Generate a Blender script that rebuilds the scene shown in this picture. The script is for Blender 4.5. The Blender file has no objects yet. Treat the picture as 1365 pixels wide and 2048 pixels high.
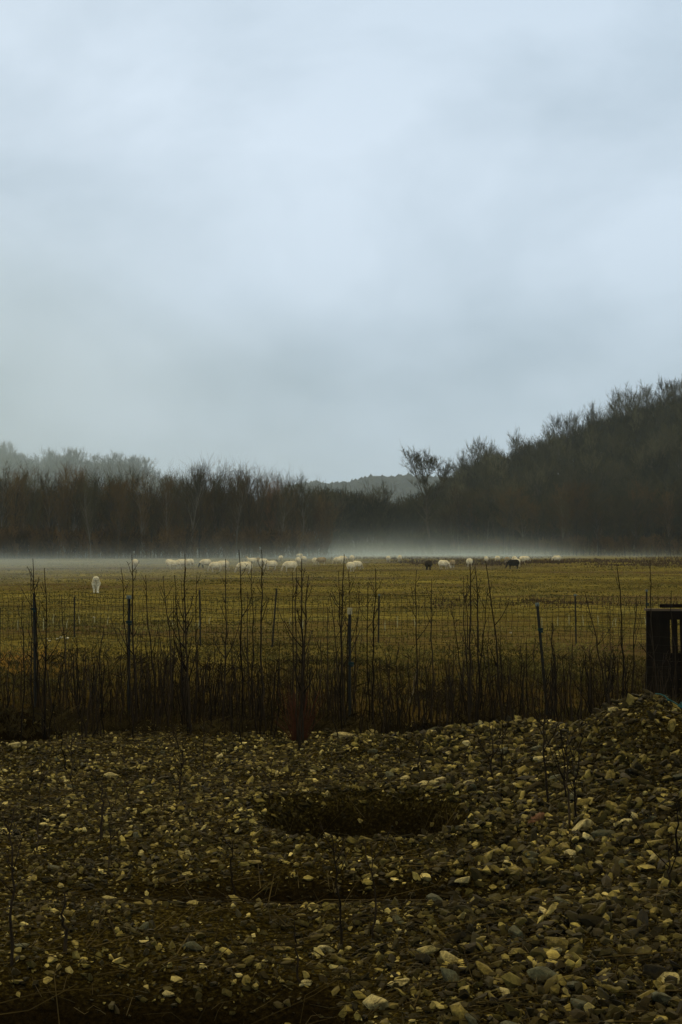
import bpy, bmesh, math, random
import numpy as np
R = math.radians
scene = bpy.context.scene
COL = scene.collection
random.seed(7)
rng = np.random.default_rng(11)

# ------------------------------------------------------------------ camera
EYE, F, HOR = 2.1, 2048 * 50 / 36, 1095.0      # eye height, focal length in photo pixels, horizon row
cd = bpy.data.cameras.new('camera'); cam = bpy.data.objects.new('camera', cd); COL.objects.link(cam)
cd.sensor_fit = 'VERTICAL'; cd.sensor_height = 36; cd.sensor_width = 24; cd.lens = 50
cd.clip_start = 0.1; cd.clip_end = 12000
cam.location = (0, 0, EYE)
cam.rotation_euler = (R(90) + math.atan((HOR - 1024) / F), 0, 0)
scene.camera = cam

# ------------------------------------------------------------------ world, sun, exposure
SUN_EL, SUN_ROT = R(38), R(-25)
w = bpy.data.worlds.new('World'); scene.world = w; w.use_nodes = True
nt = w.node_tree; nt.nodes.clear()
def N(nt, t, **kw):
    n = nt.nodes.new(t)
    for k, v in kw.items():
        if k.startswith('i_'):
            n.inputs[k[2:].replace('_', ' ')].default_value = v
        else:
            setattr(n, k, v)
    return n
out = N(nt, 'ShaderNodeOutputWorld'); bg = N(nt, 'ShaderNodeBackground'); bg.inputs[1].default_value = 0.1
sky = N(nt, 'ShaderNodeTexSky', sky_type='NISHITA', sun_disc=False)
sky.sun_elevation = SUN_EL; sky.sun_rotation = SUN_ROT; sky.air_density = 1.0; sky.dust_density = 2.0
tc = N(nt, 'ShaderNodeTexCoord')
mp = N(nt, 'ShaderNodeMapping'); mp.inputs['Scale'].default_value = (4.2, 4.2, 7.0); mp.inputs['Rotation'].default_value = (0, R(14), 0)
nz = N(nt, 'ShaderNodeTexNoise'); nz.inputs['Scale'].default_value = 1.0; nz.inputs['Detail'].default_value = 6; nz.inputs['Roughness'].default_value = 0.5; nz.inputs['Distortion'].default_value = 0.25
rp = N(nt, 'ShaderNodeValToRGB')
rp.color_ramp.elements[0].position = 0.33; rp.color_ramp.elements[0].color = (4.85, 6.2, 7.45, 1)
rp.color_ramp.elements[1].position = 0.60; rp.color_ramp.elements[1].color = (6.9, 8.35, 9.85, 1)
# cloud tint by height; the unseen zenith is yellowed to warm the ground light
sep = N(nt, 'ShaderNodeSeparateXYZ')
hr = N(nt, 'ShaderNodeValToRGB')
el = hr.color_ramp.elements
el[0].position = 0.0; el[0].color = (0.90, 0.92, 0.92, 1)
el[1].position = 0.62; el[1].color = (1.20, 0.78, 0.30, 1)
for p, c in ((0.06, (0.85, 0.86, 0.855, 1)), (0.12, (0.82, 0.825, 0.815, 1)), (0.20, (0.97, 0.95, 0.935, 1)), (0.27, (1.02, 0.99, 0.97, 1)), (0.37, (0.93, 0.92, 0.91, 1))):
    e = el.new(p); e.color = c
mul = N(nt, 'ShaderNodeMixRGB', blend_type='MULTIPLY'); mul.inputs[0].default_value = 1
mix = N(nt, 'ShaderNodeMixRGB'); mix.inputs[0].default_value = 0.93
L = nt.links.new
L(tc.outputs['Generated'], mp.inputs[0]); L(mp.outputs[0], nz.inputs[0]); L(nz.outputs[0], rp.inputs[0])
L(tc.outputs['Generated'], sep.inputs[0]); L(sep.outputs[2], hr.inputs[0])
L(rp.outputs[0], mul.inputs[1]); L(hr.outputs[0], mul.inputs[2])
L(sky.outputs[0], mix.inputs[1]); L(mul.outputs[0], mix.inputs[2])
L(mix.outputs[0], bg.inputs[0]); L(bg.outputs[0], out.inputs[0])

sd = bpy.data.lights.new('sun', 'SUN'); sd.energy = 1.2; sd.angle = R(30); sd.color = (1.0, 0.86, 0.58)
sun = bpy.data.objects.new('sun', sd); COL.objects.link(sun)
# rotation: the sun stands at azimuth SUN_ROT from +Y towards +X
sun.rotation_euler = (R(90) - SUN_EL, 0, math.pi - SUN_ROT)
scene.view_settings.view_transform = 'Standard'; scene.view_settings.look = 'None'
scene.view_settings.exposure = 0; scene.view_settings.gamma = 1
cy = scene.cycles
cy.max_bounces = 5; cy.diffuse_bounces = 2; cy.glossy_bounces = 1; cy.transmission_bounces = 1
cy.volume_bounces = 2; cy.transparent_max_bounces = 8
cy.use_denoising = True; cy.denoiser = 'OPENIMAGEDENOISE'; cy.denoising_input_passes = 'RGB_ALBEDO_NORMAL'; cy.denoising_prefilter = 'ACCURATE'
cy.use_adaptive_sampling = True; cy.adaptive_threshold = 0.004
cy.sample_clamp_indirect = 1.5; cy.sample_clamp_direct = 4

# ------------------------------------------------------------------ helpers
def tag(o, label=None, cat=None, group=None, kind=None):
    if label: o['label'] = label
    if cat: o['category'] = cat
    if group: o['group'] = group
    if kind: o['kind'] = kind
    return o
def empty(name, loc=(0, 0, 0), rz=0):
    o = bpy.data.objects.new(name, None); COL.objects.link(o); o.location = loc; o.rotation_euler = (0, 0, rz)
    o.empty_display_size = 0.2
    return o
def mesh_data(name, v, faces, mat=None, smooth=False, attrs=None):
    """faces: an (n,k) integer array or a list of such arrays"""
    me = bpy.data.meshes.new(name)
    v = np.asarray(v, dtype=np.float32)
    if not isinstance(faces, list): faces = [faces]
    faces = [np.asarray(f, dtype=np.int32) for f in faces if len(f)]
    me.vertices.add(len(v)); me.vertices.foreach_set('co', v.ravel())
    loops = np.concatenate([f.ravel() for f in faces])
    starts = []; s = 0
    for f in faces:
        starts.append(s + np.arange(len(f)) * f.shape[1]); s += f.size
    starts = np.concatenate(starts)
    me.loops.add(len(loops)); me.loops.foreach_set('vertex_index', loops)
    me.polygons.add(len(starts)); me.polygons.foreach_set('loop_start', starts.astype(np.int32))
    me.update(calc_edges=True)
    me.polygons.foreach_set('use_smooth', np.full(len(starts), bool(smooth)))
    for k, a in (attrs or {}).items():
        at = me.attributes.new(k, 'FLOAT', 'POINT'); at.data.foreach_set('value', np.asarray(a, dtype=np.float32))
    if mat: me.materials.append(mat)
    return me
def obj(name, me, parent=None, loc=None):
    o = bpy.data.objects.new(name, me); COL.objects.link(o)
    if parent: o.parent = parent
    if loc is not None: o.location = loc
    return o
def copy_tree(o, parent=None):
    c = o.copy(); COL.objects.link(c); c.parent = parent
    for ch in o.children: copy_tree(ch, c)
    return c
def cat_meshes(parts):
    """parts: list of (verts, [face arrays])"""
    V, FS, n = [], {}, 0
    for v, fs in parts:
        if not isinstance(fs, list): fs = [fs]
        for f in fs:
            if len(f): FS.setdefault(f.shape[1], []).append(np.asarray(f) + n)
        V.append(v); n += len(v)
    return np.concatenate(V), [np.concatenate(f) for f in FS.values()]
def tubes(p0, p1, r0, r1, k=3):
    p0 = np.asarray(p0, float); p1 = np.asarray(p1, float); r0 = np.asarray(r0, float); r1 = np.asarray(r1, float)
    n = len(p0); d = p1 - p0; d /= np.linalg.norm(d, axis=1, keepdims=True) + 1e-9
    ref = np.where(np.abs(d[:, 2:3]) > 0.9, np.array([[1., 0, 0]]), np.array([[0, 0, 1.]]))
    a = np.cross(d, ref); a /= np.linalg.norm(a, axis=1, keepdims=True) + 1e-9
    b = np.cross(d, a)
    th = np.arange(k) * 2 * np.pi / k
    ring = a[:, None] * np.cos(th)[None, :, None] + b[:, None] * np.sin(th)[None, :, None]
    v = np.concatenate([p0[:, None] + ring * r0[:, None, None], p1[:, None] + ring * r1[:, None, None]], axis=1)
    base = np.arange(n)[:, None] * 2 * k
    i = np.arange(k); j = (i + 1) % k
    f = np.stack([base + i, base + j, base + j + k, base + i + k], axis=2)
    return v.reshape(-1, 3), f.reshape(-1, 4)
def path_tube(pts, rad, k=6):
    """one continuous tube with a closed tip"""
    pts = np.asarray(pts, float); rad = np.asarray(rad, float)
    n = len(pts); t = np.gradient(pts, axis=0); t /= np.linalg.norm(t, axis=1, keepdims=True) + 1e-9
    ref = np.array([1., 0, 0]) if abs(t[:, 0]).max() < 0.85 else np.array([0, 1., 0])
    a = np.cross(t, ref); a /= np.linalg.norm(a, axis=1, keepdims=True) + 1e-9
    b = np.cross(t, a); th = np.arange(k) * 2 * np.pi / k
    v = (pts[:, None] + (a[:, None] * np.cos(th)[None, :, None] + b[:, None] * np.sin(th)[None, :, None]) * rad[:, None, None]).reshape(-1, 3)
    i = np.arange(k); j = (i + 1) % k; base = np.arange(n - 1)[:, None] * k
    f = np.stack([base + i, base + j, base + j + k, base + i + k], axis=2).reshape(-1, 4)
    v = np.concatenate([v, pts[-1:] + t[-1:] * rad[-1], pts[:1]])
    caps = np.concatenate([np.stack([(n - 1) * k + i, (n - 1) * k + j, np.full(k, n * k)], 1), np.stack([j, i, np.full(k, n * k + 1)], 1)])
    return v, [f, caps]
def boxv(c, s, rot=None):
    q = np.array([[x, y, z] for x in (-.5, .5) for y in (-.5, .5) for z in (-.5, .5)]) * np.array(s)
    if rot is not None: q = q @ np.array(rot).T
    f = np.array([[0, 1, 3, 2], [4, 6, 7, 5], [0, 4, 5, 1], [2, 3, 7, 6], [0, 2, 6, 4], [1, 5, 7, 3]])
    return q + np.array(c), [f]

# 2-D value noise
_perm = np.random.default_rng(3).random((512, 512))
def vnoise(x, y):
    xi = np.floor(x).astype(int); yi = np.floor(y).astype(int); fx = x - xi; fy = y - yi
    fx = fx * fx * (3 - 2 * fx); fy = fy * fy * (3 - 2 * fy)
    g = lambda a, b: _perm[a & 511, b & 511]
    return (g(xi, yi) * (1 - fx) + g(xi + 1, yi) * fx) * (1 - fy) + (g(xi, yi + 1) * (1 - fx) + g(xi + 1, yi + 1) * fx) * fy
def fbm(x, y, o=4):
    s = 0; a = 0.5; t = 0
    for k in range(o):
        s = s + a * vnoise(x * 2 ** k + 17.3 * k, y * 2 ** k + 5.1 * k); t += a; a *= 0.5
    return s / t
def sstep(a, b, x):
    t = np.clip((x - a) / (b - a), 0, 1); return t * t * (3 - 2 * t)
def gss(x, y, cx, cy_, sx, sy): return np.exp(-((x - cx) / sx) ** 2 - ((y - cy_) / sy) ** 2)

RX = [20, 36, 49, 65.4, 78, 94.7, 113, 125, 190, 400]
RZ = [0, 11, 19.5, 24.5, 28.5, 34, 41, 43.5, 62, 90]
def hill_right(x, y):
    ye = np.interp(x, [10, 20, 60, 125, 220], [440, 420, 372, 325, 280])
    return np.interp(x, RX, RZ) * sstep(0, 1, (y - ye) / (545 - ye)) * (1 - 0.75 * sstep(620, 1100, y))
def hill_left(x, y):
    return np.interp(x, [-600, -320, -200, -150, -107, -95, -60, -30], [75, 56, 41, 38, 32, 24, 12, 0]) * sstep(520, 800, y) * (1 - 0.6 * sstep(860, 1300, y))
def hill_far(x, y):
    return np.interp(x, [-900, -400, -200, -110, -60, 20, 60, 125, 300, 600], [5, 18, 52, 102, 118, 122, 128, 126, 106, 28]) * sstep(2300, 3000, y)
def H(x, y):
    x = np.asarray(x, float); y = np.asarray(y, float)
    near = 1 - sstep(16.5, 19, y)
    z = near * (0.07 * (fbm(x * 0.8, y * 0.8) - 0.5) + 0.05 * (fbm(x * 3 + 9, y * 3) - 0.5) + 0.022 * (fbm(x * 12, y * 12 + 4, 3) - 0.5))
    z = z + 0.46 * gss(x, y, 2.75, 12.7, 1.25, 1.8) + 0.27 * gss(x, y, 2.72, 12.6, 0.55, 0.8)
    z = z + 0.15 * gss(x, y, 1.55, 14.1, 0.75, 0.7) + 0.22 * gss(x, y, 2.9, 10.2, 1.0, 1.9)
    z = z + 0.13 * np.exp(-((y - 14.6) / 0.5) ** 2) * sstep(-0.5, 0.1, x) * (1 - sstep(1.8, 2.6, x))
    z = z + 0.10 * gss(x, y, -3.6, 14.5, 0.9, 0.5)
    # ditch along the edge of the field, its far side a cut turf bank
    dep = 0.0 + 0.30 * (1 - sstep(-3.6, -2.9, x)) + 0.26 * sstep(0.2, 0.6, x) * (1 - sstep(1.7, 2.1, x))
    z = z - dep * np.exp(-((y - 15.75) / 0.42) ** 2)
    z = z + (0.0 + 0.20 * (1 - sstep(-3.5, -2.8, x))) * np.exp(-((y - 16.7) / 0.4) ** 2)
    # round pit
    rr = np.sqrt(((x - 0.17) / 0.84) ** 2 + ((y - 11.0) / 0.95) ** 2) + 0.42 * (fbm(x * 2.1 + 3, y * 2.1) - 0.5) + 0.16 * (fbm(x * 9, y * 9) - 0.5)
    z = z - (0.50 + 0.14 * (fbm(x * 5, y * 5) - .5)) * (1 - sstep(0.50, 1.03, rr)) + 0.07 * np.exp(-((rr - 1.13) / 0.12) ** 2)
    # hollows
    z = z - 0.18 * gss(x, y, 0.1, 8.85, 1.4, 0.33) - 0.32 * gss(x, y, -0.85, 6.35, 0.95, 0.5) + 0.05 * gss(x, y, 0, 8.2, 1.4, .3)
    # pasture undulation and hills
    far = sstep(18, 30, y)
    z = z + far * (0.10 * (fbm(x * 0.25, y * 0.25) - 0.5)) * (1 - sstep(200, 260, y))
    z = z + hill_right(x, y) + hill_left(x, y) + hill_far(x, y)
    return z
def dark_soil_shade(x, y):  # dark soil of pit, ditch and hollows, with shade painted into its colour
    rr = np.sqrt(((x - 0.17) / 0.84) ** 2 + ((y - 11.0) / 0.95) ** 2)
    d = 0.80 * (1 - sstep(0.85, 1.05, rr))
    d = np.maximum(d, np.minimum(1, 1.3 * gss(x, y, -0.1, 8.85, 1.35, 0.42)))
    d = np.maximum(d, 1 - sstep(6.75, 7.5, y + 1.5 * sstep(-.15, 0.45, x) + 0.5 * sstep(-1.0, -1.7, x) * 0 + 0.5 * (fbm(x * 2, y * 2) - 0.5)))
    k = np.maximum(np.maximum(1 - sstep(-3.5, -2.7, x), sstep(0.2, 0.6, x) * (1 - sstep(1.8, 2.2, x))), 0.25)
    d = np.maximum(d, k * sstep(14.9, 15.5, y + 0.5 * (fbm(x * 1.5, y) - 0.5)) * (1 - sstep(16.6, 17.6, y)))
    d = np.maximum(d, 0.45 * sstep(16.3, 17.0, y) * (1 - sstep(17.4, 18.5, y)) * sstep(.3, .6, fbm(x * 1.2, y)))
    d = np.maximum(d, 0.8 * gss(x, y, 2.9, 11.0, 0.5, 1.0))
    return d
def gx(px, d): return (px - 682.5) / F * d
def dist(py): return EYE * F / (py - HOR)
def zat(py, d): return EYE - (py - HOR) / F * d

# ------------------------------------------------------------------ materials
def new_mat(name):
    m = bpy.data.materials.new(name); m.use_nodes = True; nt = m.node_tree; nt.nodes.clear()
    o = N(nt, 'ShaderNodeOutputMaterial'); b = N(nt, 'ShaderNodeBsdfPrincipled'); nt.links.new(b.outputs[0], o.inputs[0])
    b.inputs['Roughness'].default_value = 0.9; b.inputs['Specular IOR Level'].default_value = 0.05
    return m, nt, b
def ramp(nt, stops):
    r = N(nt, 'ShaderNodeValToRGB'); e = r.color_ramp.elements
    e[0].position, e[0].color = stops[0][0], (*stops[0][1], 1)
    e[1].position, e[1].color = stops[-1][0], (*stops[-1][1], 1)
    for p, c in stops[1:-1]:
        q = e.new(p); q.color = (*c, 1)
    return r
def noise(nt, scale, detail=4, rough=0.55, vec=None, sc=None, coord='Object'):
    n = N(nt, 'ShaderNodeTexNoise'); n.inputs['Scale'].default_value = scale; n.inputs['Detail'].default_value = detail; n.inputs['Roughness'].default_value = rough
    if vec is None:
        t = N(nt, 'ShaderNodeTexCoord'); vec = t.outputs[coord]
    if sc:
        m = N(nt, 'ShaderNodeMapping'); m.inputs['Scale'].default_value = sc; nt.links.new(vec, m.inputs[0]); vec = m.outputs[0]
    nt.links.new(vec, n.inputs[0]); return n
def mixc(nt, fac, a, b, mode='MIX'):
    m = N(nt, 'ShaderNodeMixRGB', blend_type=mode)
    for i, v in enumerate((fac, a, b)):
        if hasattr(v, 'links') or hasattr(v, 'is_linked'): nt.links.new(v, m.inputs[i])
        elif isinstance(v, (int, float)): m.inputs[i].default_value = v
        else: m.inputs[i].default_value = (*v, 1)
    return m.outputs[0]
def bump(nt, b, h, strength=0.5, distance=0.02):
    n = N(nt, 'ShaderNodeBump'); n.inputs['Strength'].default_value = strength; n.inputs['Distance'].default_value = distance
    nt.links.new(h, n.inputs['Height']); nt.links.new(n.outputs[0], b.inputs['Normal'])
def simple(name, c1, c2, scale=20, rough=0.9, bstr=0.3, bdist=0.005, spec=0.04, rnd=False, stretch=None, attr=None, lo=0.3, hi=0.7):
    m, nt, b = new_mat(name); n = noise(nt, scale, sc=stretch); r = ramp(nt, [(lo, c1), (hi, c2)])
    nt.links.new(n.outputs[0], r.inputs[0]); c = r.outputs[0]
    if rnd or attr:
        if attr:
            a = N(nt, 'ShaderNodeAttribute', attribute_name=attr); src = a.outputs['Fac']
        else:
            a = N(nt, 'ShaderNodeObjectInfo'); src = a.outputs['Random']
        v = N(nt, 'ShaderNodeMapRange'); v.inputs[3].default_value = 0.42; v.inputs[4].default_value = 1.6
        nt.links.new(src, v.inputs[0])
        h = N(nt, 'ShaderNodeHueSaturation'); nt.links.new(v.outputs[0], h.inputs['Value']); nt.links.new(c, h.inputs['Color']); c = h.outputs[0]
    nt.links.new(c, b.inputs['Base Color']); b.inputs['Roughness'].default_value = rough; b.inputs['Specular IOR Level'].default_value = spec
    if bstr: bump(nt, b, n.outputs[0], bstr, bdist)
    return m

# ground: soil and gravel near the camera, pasture beyond
def ground_mat():
    m, nt, b = new_mat('ground'); L = nt.links.new
    g = N(nt, 'ShaderNodeAttribute', attribute_name='gravel'); dm = N(nt, 'ShaderNodeAttribute', attribute_name='dark_soil_shade')
    wd = N(nt, 'ShaderNodeAttribute', attribute_name='wood'); orr = N(nt, 'ShaderNodeAttribute', attribute_name='straw')
    n1 = noise(nt, 2.2, 6, 0.6); n2 = noise(nt, 38, 4, 0.7)
    s1 = ramp(nt, [(0.36, (0.008, 0.006, 0.002)), (0.52, (0.028, 0.022, 0.006)), (0.68, (0.11, 0.088, 0.024))]); L(n2.outputs[0], s1.inputs[0])
    s2 = ramp(nt, [(0.3, (0.65, 0.65, 0.6)), (0.7, (1.25, 1.2, 1.1))]); L(n1.outputs[0], s2.inputs[0])
    soil = mixc(nt, 1.0, s1.outputs[0], s2.outputs[0], 'MULTIPLY')
    d2 = ramp(nt, [(0.35, (0.004, 0.003, 0.0013)), (0.72, (0.016, 0.011, 0.004))]); L(n2.outputs[0], d2.inputs[0])  # near-black soil tone, deepened to paint the shade of the hollows
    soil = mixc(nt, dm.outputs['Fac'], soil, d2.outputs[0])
    # pasture
    p1 = noise(nt, 0.09, 6, 0.62); p2 = noise(nt, 1.1, 6, 0.7); p3 = noise(nt, 9, 4, 0.75); p4 = noise(nt, 0.03, 4, 0.6, sc=(0.8, 1.6, 1))
    a = ramp(nt, [(0.30, (0.082, 0.064, 0.016)), (0.5, (0.158, 0.134, 0.036)), (0.70, (0.245, 0.215, 0.068))]); L(p2.outputs[0], a.inputs[0])
    bb = ramp(nt, [(0.34, (0.50, 0.46, 0.5)), (0.64, (1.3, 1.28, 1.15))]); L(p1.outputs[0], bb.inputs[0])
    pas = mixc(nt, 1.0, a.outputs[0], bb.outputs[0], 'MULTIPLY')
    c3 = ramp(nt, [(0.3, (0.45, 0.45, 0.45)), (0.7, (1.5, 1.5, 1.4))]); L(p3.outputs[0], c3.inputs[0])
    pas = mixc(nt, 0.8, pas, c3.outputs[0], 'MULTIPLY')
    rd = ramp(nt, [(0.49, (0, 0, 0)), (0.62, (0.85, 0.85, 0.85))]); L(p4.outputs[0], rd.inputs[0])
    pas = mixc(nt, rd.outputs[0], pas, (0.085, 0.056, 0.030))
    rg = N(nt, 'ShaderNodeAttribute', attribute_name='rough'); pas = mixc(nt, rg.outputs['Fac'], pas, mixc(nt, 1.0, pas, (0.38, 0.33, 0.34), 'MULTIPLY'))
    pas = mixc(nt, orr.outputs['Fac'], pas, (0.19, 0.105, 0.024))
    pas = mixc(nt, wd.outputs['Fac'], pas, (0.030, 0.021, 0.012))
    # ragged border between the two
    bn = noise(nt, 3.0, 5, 0.7); ad = N(nt, 'ShaderNodeMath', operation='ADD'); L(g.outputs['Fac'], ad.inputs[0]); L(bn.outputs[0], ad.inputs[1])
    st = ramp(nt, [(0.92, (0, 0, 0)), (1.08, (1, 1, 1))])
    sb = N(nt, 'ShaderNodeMath', operation='MULTIPLY'); sb.inputs[1].default_value = 1.0; L(ad.outputs[0], sb.inputs[0])
    sh = N(nt, 'ShaderNodeMath', operation='SUBTRACT'); sh.inputs[1].default_value = 0.0; L(sb.outputs[0], sh.inputs[0])
    mr = N(nt, 'ShaderNodeMapRange'); mr.inputs[1].default_value = 0.92; mr.inputs[2].default_value = 1.08; L(sh.outputs[0], mr.inputs[0])
    fin = mixc(nt, mr.outputs[0], pas, soil)
    L(fin, b.inputs['Base Color'])
    hm = mixc(nt, 0.5, n2.outputs[0], p3.outputs[0])
    bump(nt, b, hm, 0.9, 0.05)
    b.inputs['Specular IOR Level'].default_value = 0.0
    return m
M = {}
M['ground'] = ground_mat()
def stone_mat(name, cols, attr=None):
    m, nt, b = new_mat(name); L = nt.links.new
    if attr:
        a = N(nt, 'ShaderNodeAttribute', attribute_name=attr); src = a.outputs['Fac']
    else:
        a = N(nt, 'ShaderNodeObjectInfo'); src = a.outputs['Random']
    r = ramp(nt, cols); r.color_ramp.interpolation = 'LINEAR'; L(src, r.inputs[0])
    n = noise(nt, 2.2 if not attr else 14, 6, 0.7); v = ramp(nt, [(0.3, (0.35, 0.35, 0.35)), (0.65, (1.4, 1.36, 1.2))]); L(n.outputs[0], v.inputs[0])
    c = mixc(nt, 1.0, r.outputs[0], v.outputs[0], 'MULTIPLY')
    n3 = noise(nt, 9 if not attr else 60, 4, 0.75); v3 = ramp(nt, [(0.35, (0.6, 0.6, 0.6)), (0.65, (1.2, 1.2, 1.2))]); L(n3.outputs[0], v3.inputs[0])
    c = mixc(nt, 0.35, c, v3.outputs[0], 'MULTIPLY')
    # soil clinging to the low parts in patches
    n4 = noise(nt, 1.6 if not attr else 6, 6, 0.6); v4 = ramp(nt, [(0.45, (0, 0, 0)), (0.62, (0.75, 0.75, 0.75))]); L(n4.outputs[0], v4.inputs[0])
    c = mixc(nt, v4.outputs[0], c, (0.040, 0.029, 0.009))
    L(c, b.inputs['Base Color']); b.inputs['Roughness'].default_value = 0.8; b.inputs['Specular IOR Level'].default_value = 0.12
    bump(nt, b, n3.outputs[0], 0.5, 0.004)
    return m
GC = [(0.0, (0.012, 0.010, 0.005)), (0.25, (0.028, 0.024, 0.008)), (0.50, (0.072, 0.060, 0.016)), (0.66, (0.20, 0.162, 0.042)), (0.84, (0.42, 0.345, 0.105)), (1.0, (0.76, 0.65, 0.28))]
M['gravel'] = stone_mat('gravel', GC, 'tint')
M['stone_pale'] = stone_mat('stone_pale', [(0, (0.33, 0.28, 0.115)), (1, (0.60, 0.52, 0.26))])
M['stone_brown'] = stone_mat('stone_brown', [(0, (0.11, 0.086, 0.022)), (1, (0.25, 0.20, 0.056))])
M['stone_grey'] = stone_mat('stone_grey', [(0, (0.060, 0.064, 0.040)), (1, (0.13, 0.135, 0.085))])
M['stone_dark'] = stone_mat('stone_dark', [(0, (0.022, 0.020, 0.014)), (1, (0.055, 0.047, 0.030))])
M['stone_red'] = stone_mat('stone_red', [(0, (0.12, 0.055, 0.030)), (1, (0.20, 0.10, 0.055))])
M['bark'] = simple('bark', (0.013, 0.010, 0.007), (0.032, 0.025, 0.017), 30, stretch=(1, 1, 0.2))
M['shoot'] = simple('shoot', (0.012, 0.009, 0.006), (0.034, 0.025, 0.015), 30, rnd=True, stretch=(1, 1, 0.2))
M['red_twig'] = simple('red_twig', (0.045, 0.016, 0.008), (0.09, 0.035, 0.018), 12)
M['dead_wood'] = simple('dead_wood', (0.11, 0.085, 0.045), (0.22, 0.18, 0.10), 25, stretch=(1, 1, 0.2))
M['trunk'] = simple('trunk', (0.030, 0.024, 0.017), (0.075, 0.062, 0.046), 2, rnd=True, stretch=(1, 1, 0.2))
M['pale_trunk'] = simple('pale_trunk', (0.11, 0.10, 0.08), (0.21, 0.195, 0.16), 2, stretch=(1, 1, 0.2))
M['crown_brown'] = simple('crown_brown', (0.060, 0.038, 0.012), (0.115, 0.074, 0.027), 0.4, bstr=0, rnd=True)
M['crown_olive'] = simple('crown_olive', (0.038, 0.034, 0.014), (0.078, 0.068, 0.031), 0.4, bstr=0, rnd=True)
M['crown_pale'] = simple('crown_pale', (0.058, 0.054, 0.026), (0.105, 0.096, 0.050), 0.4, bstr=0, rnd=True)
M['crown_red'] = simple('crown_red', (0.095, 0.042, 0.012), (0.15, 0.075, 0.024), 0.4, bstr=0, rnd=True)
M['wood_mass_brown'] = simple('wood_mass_brown', (0.050, 0.035, 0.012), (0.10, 0.070, 0.027), 0.12, bstr=0, attr='tint')
M['wood_mass_olive'] = simple('wood_mass_olive', (0.022, 0.021, 0.009), (0.048, 0.044, 0.019), 0.12, bstr=0, attr='tint')
M['wood_mass_far'] = simple('wood_mass_far', (0.008, 0.011, 0.010), (0.020, 0.024, 0.020), 0.12, bstr=0, attr='tint')
M['brush_red'] = simple('brush_red', (0.065, 0.040, 0.015), (0.12, 0.074, 0.030), 0.15, bstr=0, attr='tint')
M['grass'] = simple('grass', (0.110, 0.090, 0.020), (0.25, 0.218, 0.062), 0.5, bstr=0, attr='tint')
M['dead_weed'] = simple('dead_weed', (0.055, 0.034, 0.019), (0.105, 0.070, 0.038), 0.3, bstr=0, attr='tint')
M['litter'] = simple('litter', (0.030, 0.022, 0.010), (0.14, 0.11, 0.055), 1.5, bstr=0, attr='tint')
M['dark_litter'] = simple('dark_litter', (0.012, 0.009, 0.004), (0.075, 0.055, 0.018), 1.5, bstr=0, attr='tint')
M['thin_stem'] = simple('thin_stem', (0.010, 0.007, 0.004), (0.045, 0.030, 0.014), 2, bstr=0, attr='tint')
M['wool'] = simple('wool', (0.62, 0.54, 0.35), (0.88, 0.81, 0.60), 5, bstr=0.6, bdist=0.03, lo=0.35, hi=0.6)
M['wool_tan'] = simple('wool_tan', (0.26, 0.20, 0.11), (0.46, 0.38, 0.24), 5, bstr=0.6, bdist=0.03)
M['wool_black'] = simple('wool_black', (0.010, 0.009, 0.007), (0.028, 0.024, 0.018), 5, bstr=0.6, bdist=0.03)
M['wool_grey'] = simple('wool_grey', (0.030, 0.024, 0.017), (0.060, 0.048, 0.034), 5, bstr=0.6, bdist=0.03)
M['face_pale'] = simple('face_pale', (0.40, 0.35, 0.24), (0.60, 0.54, 0.40), 12)
M['face_dark'] = simple('face_dark', (0.018, 0.015, 0.012), (0.045, 0.038, 0.03), 12)
M['dog_coat'] = simple('dog_coat', (0.48, 0.44, 0.30), (0.80, 0.76, 0.58), 9, bstr=0.5, bdist=0.02)
M['nose'] = simple('nose', (0.008, 0.007, 0.006), (0.015, 0.013, 0.01), 12, rough=0.5)
M['post'] = simple('post', (0.007, 0.008, 0.005), (0.022, 0.022, 0.014), 9, rough=0.6, spec=0.3)
M['post_cap'] = simple('post_cap', (0.30, 0.27, 0.15), (0.60, 0.55, 0.36), 25, rough=0.6)
M['grey_cap'] = simple('grey_cap', (0.10, 0.13, 0.12), (0.20, 0.24, 0.22), 25, rough=0.6)
M['wire'] = simple('wire', (0.010, 0.009, 0.006), (0.024, 0.020, 0.014), 9, rough=0.8, spec=0.05)
M['tie'] = simple('tie', (0.010, 0.022, 0.022), (0.02, 0.045, 0.045), 20, rough=0.6)
M['rope'] = simple('rope', (0.008, 0.045, 0.05), (0.02, 0.09, 0.095), 50, rough=0.7)
M['board'] = simple('board', (0.006, 0.005, 0.004), (0.016, 0.012, 0.008), 6, stretch=(1, 1, 0.15))
M['board_top'] = simple('board_top', (0.085, 0.065, 0.045), (0.16, 0.125, 0.085), 6, stretch=(0.15, 1, 1))
M['stake'] = simple('stake', (0.30, 0.28, 0.14), (0.50, 0.47, 0.26), 30)
M['white_scrap'] = simple('white_scrap', (0.45, 0.42, 0.30), (0.75, 0.72, 0.58), 20)

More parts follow.
